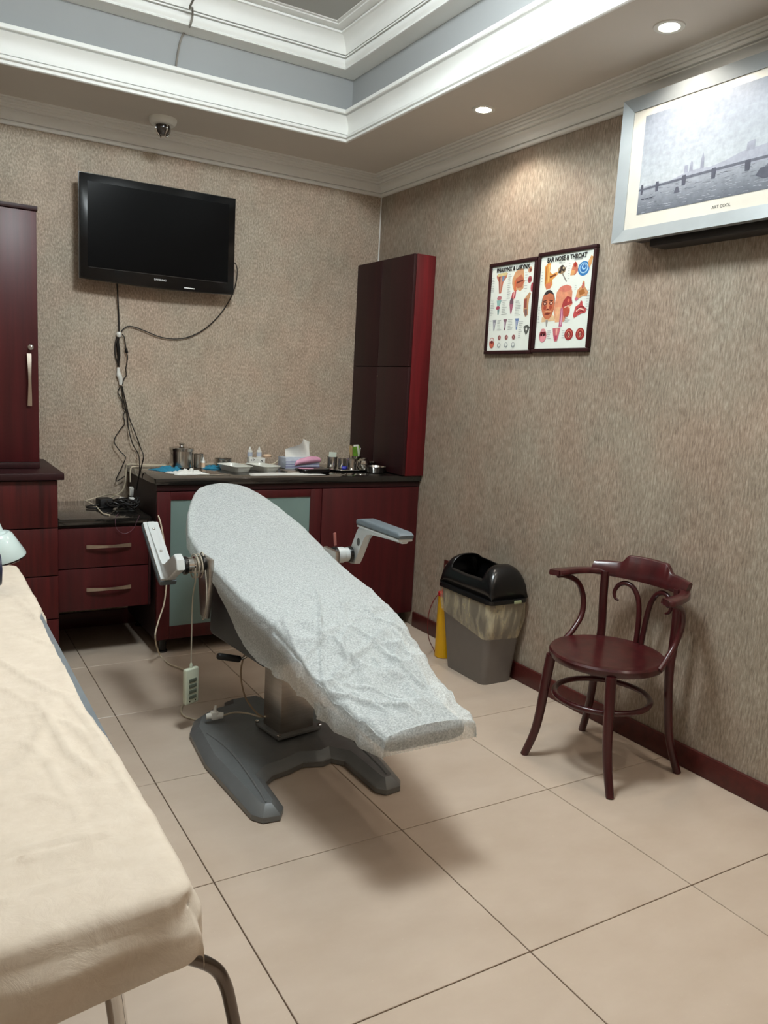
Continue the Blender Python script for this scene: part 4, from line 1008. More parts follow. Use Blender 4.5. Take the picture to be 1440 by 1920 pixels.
# ------------------------------------------------------------------ hand control and cords
rmx = Vector((-1.575, -1.47, 0.0))
rt = thing('hand_control', 'pale green wired hand control hanging beside the treatment chair column', 'remote control', (rmx.x, rmx.y, 0.108))
ry = Matrix.Rotation(math.radians(24), 3, 'Z')
MB().box((rmx.x-0.033, rmx.y-0.011, 0.110), (rmx.x+0.033, rmx.y+0.011, 0.252), bev=0.007, seg=3, rot=ry, pivot=rmx).build('shell', M_REMOTE, rt)
for r_ in range(4):
    zb = 0.205-r_*0.022
    MB().box((rmx.x-0.018, rmx.y-0.0135, zb-0.007), (rmx.x+0.018, rmx.y-0.0105, zb+0.007), bev=0.002, rot=ry, pivot=rmx).build('button', M_BUTTON, rt)
for c_ in (-0.014, 0.014):
    v = ry @ Vector((c_, -0.0112, 0)) + rmx
    MB().lathe([(0.003, 0), (0.003, 0.001), (0, 0.0012)], (v.x, v.y, 0.123), 8, axis=ry @ Vector((0, -1, 0))).build('screw', M_BLACKP, rt)
MB().lathe([(0.006, 0.252), (0.006, 0.266), (0.003, 0.272)], (rmx.x, rmx.y, 0), 10).build('strain_relief', M_REMOTE, rt)
pv = Vector((-1.575, -1.50, 0.662))
loops = [(rmx.x, rmx.y, 0.270), (rmx.x, rmx.y, 0.40), (-1.578, -1.485, 0.53), (-1.582, -1.528, 0.61)]
for k in range(26):
    a_ = 2*PI*k/9; loops.append((-1.588+0.0016*k, -1.50-0.042*math.cos(a_), 0.658-0.044*math.sin(a_)))
loops += [(-1.546, -1.545, 0.60), (-1.548, -1.555, 0.52), (-1.546, -1.525, 0.462), (-1.540, -1.485, 0.452), (-1.535, -1.462, 0.52), (-1.538, -1.470, 0.60)]
MB().tube(loops, 0.0026, 7, 4).build('cord', mat('control_cord', (170, 162, 146), 0.5, var=0.05), rt)

# power cord from the strip down to the floor and to the column
pc = thing('extension_lead', 'white power cord running from the drawer unit down across the floor to the chair base', 'cord', (-1.55, -0.8, 0))
pts = [onz(262, 940, 0.705), ony(283, 952, -0.46), ony(297, 968, -0.60), ony(305, 1000, -0.628), ony(310, 1040, -0.635), ony(312, 1090, -0.64), ony(308, 1130, -0.66), ony(297, 1165, -0.70), ony(291, 1195, -0.76), onz(300, 1228, 0.01), onz(318, 1245, 0.006), onz(345, 1256, 0.006), onz(362, 1272, 0.006), onz(362, 1292, 0.006), onz(350, 1312, 0.006), onz(340, 1328, 0.006), onz(345, 1342, 0.006), onz(370, 1350, 0.008), onz(388, 1350, 0.045)]
MB().tube(pts, 0.0036, 8, 6).build('cord', M_CABLEW, pc)
pp0 = onz(402, 1349, 0.062)
plg = MB(); plg.tube([pp0+Vector((-0.03, 0.008, 0.014)), pp0+Vector((0.0, 0, 0.016)), pp0+Vector((0.032, -0.008, 0.014))], [0.010, 0.014, 0.012], 12, 3); plg.box(pp0+Vector((-0.014, -0.014, 0.002)), pp0+Vector((0.014, 0.014, 0.034)), bev=0.005); plg.tube([pp0+Vector((0, 0, 0.03)), pp0+Vector((0.004, 0.0, 0.055))], [0.007, 0.004], 10)
plg.build('plug', M_WHITEP, pc)
pts = [pp0+Vector((0.03, -0.008, 0.014)), onz(440, 1336, 0.068), onz(465, 1338, 0.062), onz(487, 1344, 0.062), Vector((-1.352, -1.68, 0.10))]
MB().tube(pts, 0.0036, 8, 6).build('cord', M_CABLEW, pc)
lc = MB().tube([(-1.40, -1.60, 0.36), (-1.42, -1.59, 0.26), (-1.405, -1.60, 0.16), (-1.37, -1.63, 0.10), (-1.353, -1.655, 0.09)], 0.0034, 8, 6).build('chair_cable', mat('tan_cable', (150, 128, 104), 0.5, var=0.05), tc2)

# ------------------------------------------------------------------ examination couch
bd = thing('examination_couch', 'examination couch with grey vinyl sides on chrome tube legs', 'bed', (-2.50, -2.45, 0))
BX_0, BX_1, BY_0, BY_1, BZ = -2.83, -2.178, -3.425, -1.48, 0.690
MB().prism(rrect(BX_0, BX_1, BY_0, BY_1, 0.05, 5), lambda a_, b_, t: Vector((a_, b_, t)), 0.622, BZ, 0.030, 4).build('mattress', M_MATT, bd)
fr = MB().box((BX_0+0.04, BY_0+0.06, 0.590), (BX_1-0.04, BY_1-0.04, 0.6215), bev=0.004); fr.build('frame', M_GREYB, bd)
for sx in (1, -1):
    cx = (BX_0+BX_1)/2
    f_ = lambda x_: x_ if sx > 0 else 2*cx-x_
    for (yy, sy) in ((-3.35, 1), (-1.60, -1)):
        g_ = lambda dy_: yy+sy*dy_
        MB().tube([(f_(-2.268), g_(0.0), 0.580), (f_(-2.255), g_(0.0), 0.47), (f_(-2.175), g_(-0.03), 0.004)], 0.0125, 14).build('leg', M_CHROME, bd)
        MB().tube([(f_(-2.30), g_(-0.01), 0.580), (f_(-2.24), g_(-0.01), 0.580), (f_(-2.19), g_(-0.008), 0.570), (f_(-2.150), g_(-0.004), 0.545), (f_(-2.122), g_(0.0), 0.518), (f_(-2.108), g_(-0.002), 0.490), (f_(-2.099), g_(-0.005), 0.45), (f_(-2.082), g_(-0.016), 0.35), (f_(-2.052), g_(-0.033), 0.18), (f_(-2.02), g_(-0.05), 0.004)], 0.0095, 12, 4).build('splayed_leg', M_TUBE, bd)

# sheet
def sheet_mesh():
    mb = MB(); nu, nv = 90, 200; vv = []
    on_bed = lambda a_, b_: onz(a_, b_, BZ)
    BCR = Creases([([(0, 1248), (42, 1274), (99, 1308), (141, 1313)], 0.006, 0.006), ([(68, 1326), (104, 1378), (130, 1420), (182, 1462)], 0.007, 0.006), ([(0, 1451), (78, 1433), (110, 1441)], 0.005, 0.004), ([(0, 1621), (52, 1608), (135, 1592), (208, 1582)], 0.005, 0.006),
        ([(0, 1644), (94, 1618), (172, 1597)], 0.004, 0.005), ([(0, 1712), (68, 1681), (156, 1660)], 0.005, 0.004), ([(0, 1190), (60, 1205), (110, 1225), (125, 1260)], 0.005, 0.005), ([(0, 1300), (60, 1330), (70, 1370)], 0.005, 0.004), ([(20, 1150), (60, 1160), (90, 1190)], 0.004, 0.004),
        ([(0, 1360), (70, 1350), (140, 1375), (200, 1440)], 0.005, 0.005), ([(0, 1520), (70, 1500), (160, 1530)], 0.006, 0.004), ([(40, 1400), (90, 1440), (150, 1545)], 0.005, 0.004), ([(0, 1120), (30, 1130), (70, 1165)], 0.004, 0.004), ([(120, 1310), (170, 1370), (215, 1440), (250, 1500)], 0.006, 0.005)], on_bed)
    x0, x1, y0, y1 = BX_0-0.004, BX_1+0.006, BY_0-0.006, BY_1+0.004
    top = BZ+0.006
    dl = 0.10                                            # side drop sampled as extra strips
    us = [-(1-k/14) for k in range(14)] + [k/90 for k in range(91)] + [1+(k+1)/14 for k in range(14)]
    vs2 = [-(1-k/16) for k in range(16)] + [k/260 for k in range(261)] + [1+(k+1)/10 for k in range(10)]
    r_ = 0.030
    for v in vs2:
        row = []
        for u in us:
            uu, v2 = min(max(u, 0), 1), min(max(v, 0), 1)
            x = x0+(x1-x0)*uu; y = y0+(y1-y0)*v2
            du = max(-u, u-1, 0); dv_f = max(-v, 0); dv_h = max(v-1, 0)
            # right side: the sheet reaches far down near the foot, then only just over the edge
            dist = y-y0
            dropR = 0.060 if dist < 0.20 else max(0.006, 0.060-(dist-0.20)*0.25)
            if dist > 1.30: dropR = 0.01+min(0.06, (dist-1.30)*0.6)
            ins = 0.022*min(1, max(0, (dist-0.30)/0.35))*min(1, max(0, (1.42-dist)/0.12))
            x = x0+(x1-ins-x0)*uu
            dropF = 0.060+0.055*min(1, max(0, (x1-x-0.05)/0.25))
            du *= dropR; dvv = dv_f*dropF + dv_h*0.08
            z = top; ox = oy = 0
            tot = math.hypot(du, dvv)
            if tot > 0:
                z = top - max(0.0, tot)
                if du > 0: ox = math.copysign(min(0.012, du*0.5)+0.010*du/0.1*math.sin(y*22+1)*0.6, u-0.5)
                if dvv > 0: oy = -(min(0.012, dvv*0.5)) if v < 0 else min(0.012, dvv*0.5)
                if dv_f > 0:
                    oy -= 0.007*math.sin(x*30+dvv*60+1.1)*min(1, dvv/0.05) + 0.008*min(1, dvv/0.03)
            # round the rim
            e1 = min(x-x0, x1-ins-x)+ins; e2 = y-y0
            for e in (e1, e2):
                if e < r_ and tot == 0:
                    q_ = (r_-e)/r_; z -= r_*0.45*(1-math.sqrt(max(0, 1-q_*q_)))
            if tot > 0: z -= r_*0.45*(1-ins/0.022)
            # rounded corner in plan
            cxn, cyn = x1-0.05, y0+0.05
            px_, py_ = x+ox, y+oy
            if px_ > cxn and py_ < cyn:
                l_ = math.hypot(px_-cxn, py_-cyn); lim = 0.05+math.hypot(ox, oy)
                if l_ > lim: px_ = cxn+(px_-cxn)*lim/l_; py_ = cyn+(py_-cyn)*lim/l_
            wr = 0.0030*fbm((x*5, y*5, 2)) + 0.0014*fbm((x*20, y*9, 5), 3)
            wr += 0.0055*max(0, ridge_n((x*3.2+y*0.9, y*3.0-x*1.2, 9))-0.72)*3 + 0.0045*max(0, ridge_n((x*1.3-y*0.4, y*6.5+x*1.6, 5.5))-0.75)*3
            wr = max(0.0, wr+0.003)
            if tot == 0 and x > -2.55: wr += BCR.at(x, y)
            if tot > 0:
                vv.append(Vector((px_, py_, z+wr*0.2)))
            else: vv.append(Vector((px_, py_, z+wr)))
    n_ = len(us); ff = []
    for j in range(len(vs2)-1):
        for i in range(n_-1): ff.append([j*n_+i, j*n_+i+1, (j+1)*n_+i+1, (j+1)*n_+i])
    mb.add(vv, ff); return mb
sh = sheet_mesh().build('bed_sheet', M_BEDSH, angle=70)
tag(sh, 'creased cream disposable sheet covering the examination couch', 'sheet')
bo = MB(); bo.lathe([(0.0, -0.16), (0.045, -0.155), (0.062, -0.12), (0.065, 0), (0.062, 0.12), (0.045, 0.155), (0, 0.16)], (-2.50, -1.83, BZ+0.078), 24, axis=(1, 0, 0))
bo = bo.build('headrest_bolster', M_NAVY); tag(bo, 'dark navy round bolster lying on the couch sheet at the left edge', 'bolster')
bo.location.x += 0.088

# examination lamp beyond the couch head
lm = thing('examination_lamp', 'pale enamel bell-shaped lamp head on a stand beyond the couch', 'lamp', (-2.30, -1.28, 0))
lc_ = Vector((-2.215, -1.33, 0.690)); lax = Vector((-0.22, -0.04, 1)).normalized()
MB().lathe([(0.085, 0.0), (0.086, 0.006), (0.058, 0.082), (0.050, 0.090), (0.034, 0.092), (0.032, 0.100), (0.020, 0.185), (0.012, 0.20), (0.0, 0.20), (0.0, 0.19), (0.014, 0.18), (0.028, 0.10), (0.048, 0.086), (0.082, 0.004)], lc_, 36, axis=lax).build('shade', M_LAMPW, lm)
MB().lathe([(0.070, -0.006), (0.082, -0.006), (0.083, 0.002), (0.070, 0.002)], lc_, 36, axis=lax).build('inner_rim', M_WOODD, lm)
mg = MB()
for k in range(3):
    rr_ = 0.076-0.016*k
    mg.tube([lc_ - lax*(0.008+0.004*k) + (Matrix.Rotation(2*PI*i/24, 3, lax) @ lax.orthogonal().normalized())*rr_ for i in range(24)], 0.0014, 6, closed=True)
for i in range(4):
    d_ = (Matrix.Rotation(PI*i/4, 3, lax) @ lax.orthogonal().normalized())*0.078
    mg.tube([lc_-lax*0.006+d_, lc_-lax*0.016, lc_-lax*0.006-d_], 0.0012, 6, 3)
mg.build('guard', M_CHROME, lm)
nk = lc_+lax*0.195
MB().tube([nk, nk+Vector((-0.02, 0.0, 0.10)), nk+Vector((-0.12, 0.05, 0.20)), nk+Vector((-0.24, 0.10, 0.14)), nk+Vector((-0.30, 0.12, -0.10)), (nk.x-0.30, nk.y+0.12, 0.03)], 0.008, 10, 8).build('gooseneck', M_STEELB, lm)
MB().lathe([(0.0, 0.04), (0.012, 0.04), (0.02, 0.03), (0.13, 0.022), (0.14, 0.012), (0.14, 0.0), (0, 0)], (nk.x-0.30, nk.y+0.12, 0.0), 30).build('base', M_LAMPW, lm)

# ------------------------------------------------------------------ waste bin, liner, sharps tube, socket
bn = thing('waste_bin', 'grey plastic waste bin with a black open-mouthed lid against the right wall', 'bin', (-0.125, -1.395, 0))
def bin_ring(z, grow=0.0, wav=None):
    t = z/0.42
    x0, x1 = -0.213-0.030*t-grow, -0.034+0.012*t+min(grow, 0.004); y0, y1 = -1.545-0.052*t-grow, -1.246+0.052*t+grow
    return [Vector((a_, b_, z)) for a_, b_ in rrect(x0, x1, y0, y1, 0.032, 5)]
rb = [bin_ring(0.0), bin_ring(0.004), bin_ring(0.41)]
inner = [[Vector((v.x*0.98-0.0025, v.y+(-1.395-v.y)*0.03, v.z)) for v in bin_ring(0.41)], [Vector((v.x*0.96-0.005, v.y+(-1.395-v.y)*0.05, v.z)) for v in bin_ring(0.02)]]
MB().loft(rb+inner, cap=True).build('body', M_BING, bn)
# lid: flange and a dome with the mouth left open
lidz = 0.412
MB().loft([[Vector((v.x-(0.010 if v.x < -0.12 else -0.004), v.y+(0.010 if v.y > -1.39 else -0.010), zz_)) for v in bin_ring(0.41)] for zz_ in (lidz-0.010, lidz+0.008)] + [[Vector((v.x, v.y, lidz+0.012)) for v in bin_ring(0.41)]] + [[Vector((-0.13+(v.x+0.13)*0.90, -1.395+(v.y+1.395)*0.94, zz_)) for v in bin_ring(0.41)] for zz_ in (lidz+0.012, lidz-0.010)], closed_v=True).build('lid_flange', M_BLACKP, bn)
dm = MB(); NA, NB_ = 22, 30; gv = []
lx0, lx1, ly0, ly1 = -0.243, -0.022, -1.600, -1.190
for i in range(NA+1):
    for j in range(NB_+1):
        t = PI*i/NA; s_ = j/NB_*2-1
        y = (ly0+ly1)/2 + s_*(ly1-ly0)/2
        hgt = 0.158*(1-abs(s_)**7)**0.5 * (0.90+0.10*abs(s_))
        c_ = math.cos(t); sn = math.sin(t)
        x = (lx0+lx1)/2 - math.copysign(abs(c_)**0.75, c_)*(lx1-lx0)/2*0.98
        z = lidz+0.010+hgt*abs(sn)**0.62
        gv.append(Vector((x, y, z)))
gf = []
for i in range(NA):
    for j in range(NB_):
        s_ = (j+0.5)/NB_*2-1; t = (i+0.5)/NA
        edge = 0.60 + 0.0*t
        if abs(s_) < edge and 0.13 < t < 0.72: continue
        a_ = i*(NB_+1)+j; gf.append([a_, a_+1, a_+NB_+2, a_+NB_+1])
dm.add(gv, gf)
lid = dm.build('lid', M_BLACKP, bn, angle=50)
sm = lid.modifiers.new('thickness', 'SOLIDIFY'); sm.thickness = 0.005; sm.offset = -1
# clip
cp0 = onx(950, 1124, -0.12)
MB().box((-0.115, -1.617, 0.402), (-0.075, -1.609, 0.416), bev=0.002).build('lid_clip', mat('clip_green', (150, 156, 120), 0.5, var=0.05), bn)
ln_rings = []
nr = len(bin_ring(0.1))
for k in range(9):
    t = k/8; ring = []
    for i, v in enumerate(bin_ring(0.40)):
        ang = math.atan2(v.y+1.395, v.x+0.125)
        lowz = 0.255 + 0.040*math.sin(ang+0.6) + 0.018*math.sin(3*ang+1.0)
        z = 0.402+(lowz-0.402)*t
        b_ = bin_ring(z, 0.006+0.006*math.sin(PI*t))[i]
        off = 0.004*math.sin(ang*9+t*4)+0.004*math.sin(ang*5-t*6)
        ring.append(Vector((b_.x+(off if b_.x < -0.2 else 0), b_.y+(off if abs(b_.y+1.395) > 0.12 else 0), z)))
    ln_rings.append(ring)
ln = MB().loft(ln_rings).build('bin_liner', M_LINER, angle=60); tag(ln, 'clear plastic liner folded down over the rim of the grey bin', 'bin liner')

sp = thing('sharps_tube', 'tall yellow plastic tube with a red cap between the bin and the cupboard', 'container', (-0.165, -1.135, 0))
MB().lathe([(0.0, 0.0), (0.040, 0.0), (0.044, 0.004), (0.044, 0.325), (0.040, 0.330), (0, 0.330)], (-0.146, -1.128, 0), 26).build('tube', M_YELLOW, sp)
MB().lathe([(0.046, 0.322), (0.046, 0.338), (0.030, 0.345), (0.024, 0.362), (0.012, 0.368), (0, 0.368)], (-0.146, -1.128, 0), 26).build('cap', M_RED, sp)
k0 = ony(822, 1114, -1.13)
MB().tube([k0, ony(812, 1128, -1.125), ony(804, 1150, -1.12), ony(802, 1180, -1.115), ony(805, 1200, -1.11), onz(812, 1215, 0.012), onz(818, 1228, 0.004)], 0.0022, 8, 5).build('cord', mat('dark_red_cord', (110, 20, 24), 0.5, var=0.05), sp)
so = thing('wall_socket', 'dark red framed wall socket low on the wall behind the bin', 'socket', (0, -0.95, 0.37))
MB().box((-0.010, -1.045, 0.374), (-0.0005, -0.893, 0.450), bev=0.003).build('plate', M_BASEB, so)
for yy in (-0.935, -1.003):
    MB().lathe([(0.021, 0), (0.022, 0.004), (0.019, 0.005), (0.018, 0.001), (0, 0.001)], (-0.0103, yy, 0.412), 20, axis=(-1, 0, 0)).build('outlet', M_CREAMP, so)

# ------------------------------------------------------------------ bentwood armchair
BC = Vector((-0.295, -2.35, 0)); bf = Vector((-0.9915, -0.130, 0)); bs = Vector((-0.130, 0.9915, 0))
def B(fw_, sd, z): return BC + bf*fw_ + bs*sd + Vector((0, 0, z))
bw = thing('bentwood_armchair', 'dark red bentwood armchair with a round seat against the right wall', 'chair', (BC.x, BC.y, 0))
SZ = 0.436; SR = 0.208
pr_s = [(0.0, SZ-0.034), (SR-0.020, SZ-0.034), (SR-0.004, SZ-0.030), (SR, SZ-0.022), (SR, SZ-0.008), (SR-0.005, SZ-0.001), (SR-0.012, SZ), (SR-0.020, SZ-0.003), (SR-0.06, SZ-0.006), (0.0, SZ-0.008)]
MB().lathe(pr_s, B(0, 0, 0), 56).build('seat', M_CHAIRW, bw)
for sd in (1, -1):
    MB().tube([B(0.150, 0.132*sd, 0.410), B(0.158, 0.142*sd, 0.30), B(0.163, 0.152*sd, 0.18), B(0.168, 0.168*sd, 0.09), B(0.180, 0.196*sd, 0.0)], [0.019, 0.0185, 0.017, 0.016, 0.0145], 14, 6).build('leg', M_CHAIRW, bw)
    # rear leg and back post are one bent rod
    MB().tube([B(-0.166, 0.158*sd, 0.690), B(-0.172, 0.160*sd, 0.58), B(-0.176, 0.157*sd, 0.46), B(-0.170, 0.156*sd, 0.40), B(-0.170, 0.164*sd, 0.28), B(-0.178, 0.182*sd, 0.13), B(-0.196, 0.218*sd, 0.0)], [0.0165, 0.0165, 0.0165, 0.017, 0.016, 0.0155, 0.0145], 14, 6).build('back_leg', M_CHAIRW, bw)
    # arm
    arm_c = [(-0.190, 0.120), (-0.160, 0.185), (-0.100, 0.222), (-0.030, 0.238), (0.028, 0.242), (0.040, 0.240)]
    P_, W_ = catmull([Vector((a_, b_, 0)) for a_, b_ in arm_c], [0.017, 0.018, 0.020, 0.025, 0.029, 0.018], 5)
    rings = []
    for i, c_ in enumerate(P_):
        t_ = (P_[min(i+1, len(P_)-1)]-P_[max(i-1, 0)]).normalized(); nn = Vector((-t_.y, t_.x, 0)); wd = W_[i]
        ring = []
        for (aa, zz_) in ((1, -0.006), (0.92, 0.008), (0.75, 0.011), (-0.75, 0.011), (-0.92, 0.008), (-1, -0.006), (-0.8, -0.010), (0.8, -0.010)):
            q_ = c_+nn*wd*aa; ring.append(B(q_.x, q_.y*sd, 0.684+zz_))
        rings.append(ring)
    MB().loft(rings, cap=True).build('arm', M_CHAIRW, bw, angle=50)
    MB().tube([B(0.020, 0.236*sd, 0.672), B(-0.020, 0.234*sd, 0.668), B(-0.085, 0.226*sd, 0.640), B(-0.118, 0.216*sd, 0.580), B(-0.108, 0.206*sd, 0.510), B(-0.060, 0.204*sd, 0.455), B(-0.020, 0.206*sd, 0.425)], [0.009, 0.0105, 0.011, 0.011, 0.011, 0.011, 0.010], 12, 6).build('arm_support', M_CHAIRW, bw)
    # curled back rod
    MB().tube([B(-0.196, 0.012*sd, 0.405), B(-0.200, 0.012*sd, 0.46), B(-0.206, 0.016*sd, 0.53), B(-0.208, 0.026*sd, 0.595), B(-0.206, 0.050*sd, 0.638), B(-0.200, 0.082*sd, 0.652), B(-0.195, 0.110*sd, 0.640), B(-0.190, 0.124*sd, 0.612), B(-0.188, 0.118*sd, 0.588), B(-0.190, 0.102*sd, 0.580)], [0.0105, 0.0105, 0.0105, 0.010, 0.010, 0.0095, 0.009, 0.0075, 0.006, 0.004], 12, 6).build('back_scroll', M_CHAIRW, bw)
rings = []
for k in range(41):
    s_ = k/40*2-1
    sd = 0.205*s_; fw_ = -0.205+0.055*s_*s_
    top = 0.722 + 0.012*(1-s_*s_) + (0.030 if abs(s_) < 0.42 else max(0, 0.030*(1-(abs(s_)-0.42)/0.10)))
    bot = 0.672
    lean = 0.012
    ring = []
    for (da_, zz_) in ((-0.013, bot), (0.013, bot), (0.015, bot+0.02), (0.011-lean, top-0.004), (0.006-lean, top), (-0.008-lean, top), (-0.014-lean, top-0.006), (-0.016, bot+0.02)):
        ring.append(B(fw_+da_, sd, zz_))
    rings.append(ring)
MB().loft(rings, cap=True).build('crest_rail', M_CHAIRW, bw, angle=50)
hoop = [B(0.005+0.176*math.cos(2*PI*k/40), 0.170*math.sin(2*PI*k/40), 0.268) for k in range(40)]
MB().tube(hoop, 0.0105, 12, closed=True).build('hoop_stretcher', M_CHAIRW, bw)

# ------------------------------------------------------------------ supplies on the countertop
def cx(px, y, z=ZC):
    """x on the countertop below pixel column px at depth y"""
    lo_, hi_ = -3.0, 1.0
    def col(x_):
        d = Vector((x_, y, z))-CAM; return 720+F*d.dot(_r)/d.dot(_f)
    for _ in range(40):
        m_ = (lo_+hi_)/2
        if col(m_) < px: lo_ = m_
        else: hi_ = m_
    return (lo_+hi_)/2
def crumple(cx_, cy_, rx_, ry_, h, seed, z0=ZC, n=34, thick=0.0008, rot=0.0):
    mb = MB(); vv = []
    for j in range(n+1):
        for i in range(n+1):
            u, v = i/n*2-1, j/n*2-1
            rr_ = 1+0.18*noise.noise(Vector((u*2, v*2, seed)))
            a_, b_ = u*rx_*rr_, v*ry_*rr_
            e_ = max(0.0, 1-max(abs(u), abs(v))**2)
            hz = z0+0.0012 + h*e_*(0.35+0.65*abs(fbm((u*2.2, v*2.2, seed*1.7), 4))*1.6)
            vv.append(Vector((cx_+a_*math.cos(rot)-b_*math.sin(rot), cy_+a_*math.sin(rot)+b_*math.cos(rot), hz)))
    ff = []
    for j in range(n):
        for i in range(n): k = j*(n+1)+i; ff.append([k, k+1, k+n+2, k+n+1])
    return mb.add(vv, ff)
Z0 = ZC+0.0006
# lidded steel canister
x = cx(340, -0.16); y = -0.16
cn = thing('steel_canister', 'large polished steel canister with a knobbed lid at the left of the counter', 'canister', (x, y, Z0))
MB().lathe([(0, 0), (0.058, 0), (0.061, 0.003), (0.061, 0.100), (0.059, 0.102), (0, 0.102)], (x, y, Z0), 40).build('body', M_STEEL, cn)
lidc = MB().lathe([(0.064, 0.090), (0.065, 0.104), (0.062, 0.108), (0.030, 0.113), (0, 0.114)], (x, y, Z0), 40).build('lid', M_STEEL, cn)
MB().lathe([(0.010, 0.113), (0.008, 0.118), (0.015, 0.124), (0.016, 0.129), (0.010, 0.133), (0, 0.134)], (x, y, Z0), 18).build('knob', M_STEEL, lidc)
# small beaker and dropper bottles
def cup(px, y_, r_, h, label, name='steel_beaker', cat='cup', mt=None, group=None, z=Z0):
    xx = cx(px, y_)
    o = MB().lathe([(0, 0), (r_-0.002, 0), (r_, 0.002), (r_, h-0.002), (r_+0.0015, h), (r_-0.0015, h), (r_-0.002, h-0.004), (r_-0.002, 0.004), (0, 0.004)], (xx, y_, z), 28).build(name, mt or M_STEEL)
    return tag(o, label, cat, group)
cup(372, -0.17, 0.026, 0.075, 'slim steel beaker close to the right of the big canister', group='steel cups on the counter')
def bottle(px, y_, r_, h, label, z=Z0, capm=None):
    xx = cx(px, y_); t = thing('dropper_bottle', label, 'bottle', (xx, y_, z), 'small white bottles on the counter')
    MB().lathe([(0, 0), (r_-0.001, 0), (r_, 0.002), (r_, h*0.60), (r_*0.8, h*0.66), (r_*0.45, h*0.69), (0, h*0.69)], (xx, y_, z), 20).build('body', M_WHITEP, t)
    MB().lathe([(r_*0.55, h*0.685), (r_*0.55, h*0.80), (r_*0.32, h*0.86), (r_*0.22, h), (0, h)], (xx, y_, z), 16).build('cap', capm or M_WHITEP, t)
    MB().lathe([(r_+0.0004, h*0.12), (r_+0.0004, h*0.50)], (xx, y_, z), 20).build('label_band', M_PALEB if capm is None else M_BEIGE, t)
    return t
bottle(381, -0.20, 0.010, 0.060, 'tiny white dropper bottle beside the slim steel beaker', capm=M_PAPER)
# blue cloths, gauze
o = crumple(cx(313, -0.27), -0.27, 0.068, 0.060, 0.022, 3.3, rot=0.4).build('blue_mask', M_BLUE, angle=60); tag(o, 'crumpled blue face mask at the left end of the counter', 'mask', 'blue cloths on the counter')
o = crumple(cx(402, -0.19), -0.19, 0.060, 0.055, 0.020, 6.1, rot=-0.3).build('blue_cloth', M_BLUE, angle=60); tag(o, 'crumpled blue cloth between the canister and the white dishes', 'cloth', 'blue cloths on the counter')
o = crumple(cx(352, -0.42), -0.42, 0.085, 0.060, 0.026, 1.4, rot=0.15).build('gauze_wad', M_GAUZE, angle=60); tag(o, 'crumpled white gauze in front of the big steel canister', 'gauze')
# low round steel dish behind
cup(418, -0.115, 0.047, 0.045, 'low round steel pot near the wall behind the white dishes', name='steel_pot', cat='pot', group='steel cups on the counter')
# white enamel instrument dishes
def dish(px, y_, lx_, ly_, h, label, mt, name='instrument_dish', rot=0.0, z=Z0):
    xx = cx(px, y_); rings = []
    for (g_, zz_) in ((-0.012, 0), (-0.011, 0.001), (0, h), (0.005, h+0.001), (0.004, h+0.003), (-0.002, h+0.001), (-0.012, 0.003)):
        rings.append([Vector((xx+a_*math.cos(rot)-b_*math.sin(rot), y_+a_*math.sin(rot)+b_*math.cos(rot), z+zz_)) for a_, b_ in rrect(-lx_/2-g_, lx_/2+g_, -ly_/2-g_, ly_/2+g_, min(lx_, ly_)*0.22, 5)])
    o = MB().loft(rings, cap=True).build(name, mt, angle=40); return tag(o, label, 'dish', 'white dishes on the counter')
dish(440, -0.32, 0.105, 0.190, 0.030, 'white enamel dish to the left of its twin, near the steel pot', M_ENAMELW, rot=0.25)
dish(493, -0.32, 0.105, 0.190, 0.030, 'white enamel dish to the right of its twin, near the tissue box', M_ENAMELW, rot=0.25)
o = crumple(cx(500, -0.30), -0.30, 0.035, 0.050, 0.012, 8.8, z0=Z0+0.006).build('cotton_wool', M_GAUZE, angle=60); tag(o, 'wad of cotton wool inside the right white dish', 'cotton')
# bottles standing in a printed carton
bxx = cx(478, -0.12)
cr = thing('printed_carton', 'small black and white printed carton under the two white bottles', 'box', (bxx, -0.12, Z0))
MB().box((bxx-0.042, -0.142, Z0), (bxx+0.052, -0.098, Z0+0.050), bev=0.002).build('carton', M_PAPER, cr)
pm = MB()
for k in range(26):
    a_, b_ = random.uniform(-0.040, 0.048), random.uniform(0.004, 0.044); s1, s2 = random.uniform(0.003, 0.008), random.uniform(0.002, 0.005)
    pm.box((bxx+a_, -0.1426, Z0+b_), (bxx+a_+s1, -0.1418, Z0+b_+s2))
pm.build('printing', M_PRINTK, cr, angle=0)
bottle(468, -0.12, 0.014, 0.062, 'white bottle standing on the printed carton, left of the pair', z=Z0+0.0502)
bottle(485, -0.12, 0.014, 0.062, 'white bottle standing on the printed carton, right of the pair', z=Z0+0.0502)
o = MB().lathe([(0, -0.010), (0.014, -0.008), (0.017, 0), (0.014, 0.008), (0, 0.010)], (cx(500, -0.10), -0.105, Z0+0.048), 20, sx=1.5).build('sponge_pad', M_BEIGE); tag(o, 'flesh-coloured oval pad beside the two white bottles', 'pad')
o.location.z = 0.011
# paper towels, spread sheet
o = crumple(cx(540, -0.50), -0.49, 0.20, 0.055, 0.006, 2.2, n=40).build('paper_sheet', M_PAPER, angle=60); tag(o, 'flat white paper sheet along the front edge of the counter', 'paper')
mt_ = MB(); xx = cx(412, -0.50)
mt_.box((xx-0.055, -0.508, Z0), (xx+0.055, -0.496, Z0+0.005), bev=0.002); mt_.box((xx-0.10, -0.505, Z0), (xx-0.056, -0.500, Z0+0.003), bev=0.001)
o = mt_.build('metal_spatula', M_STEEL); tag(o, 'small steel spatula lying near the gauze at the counter edge', 'instrument')
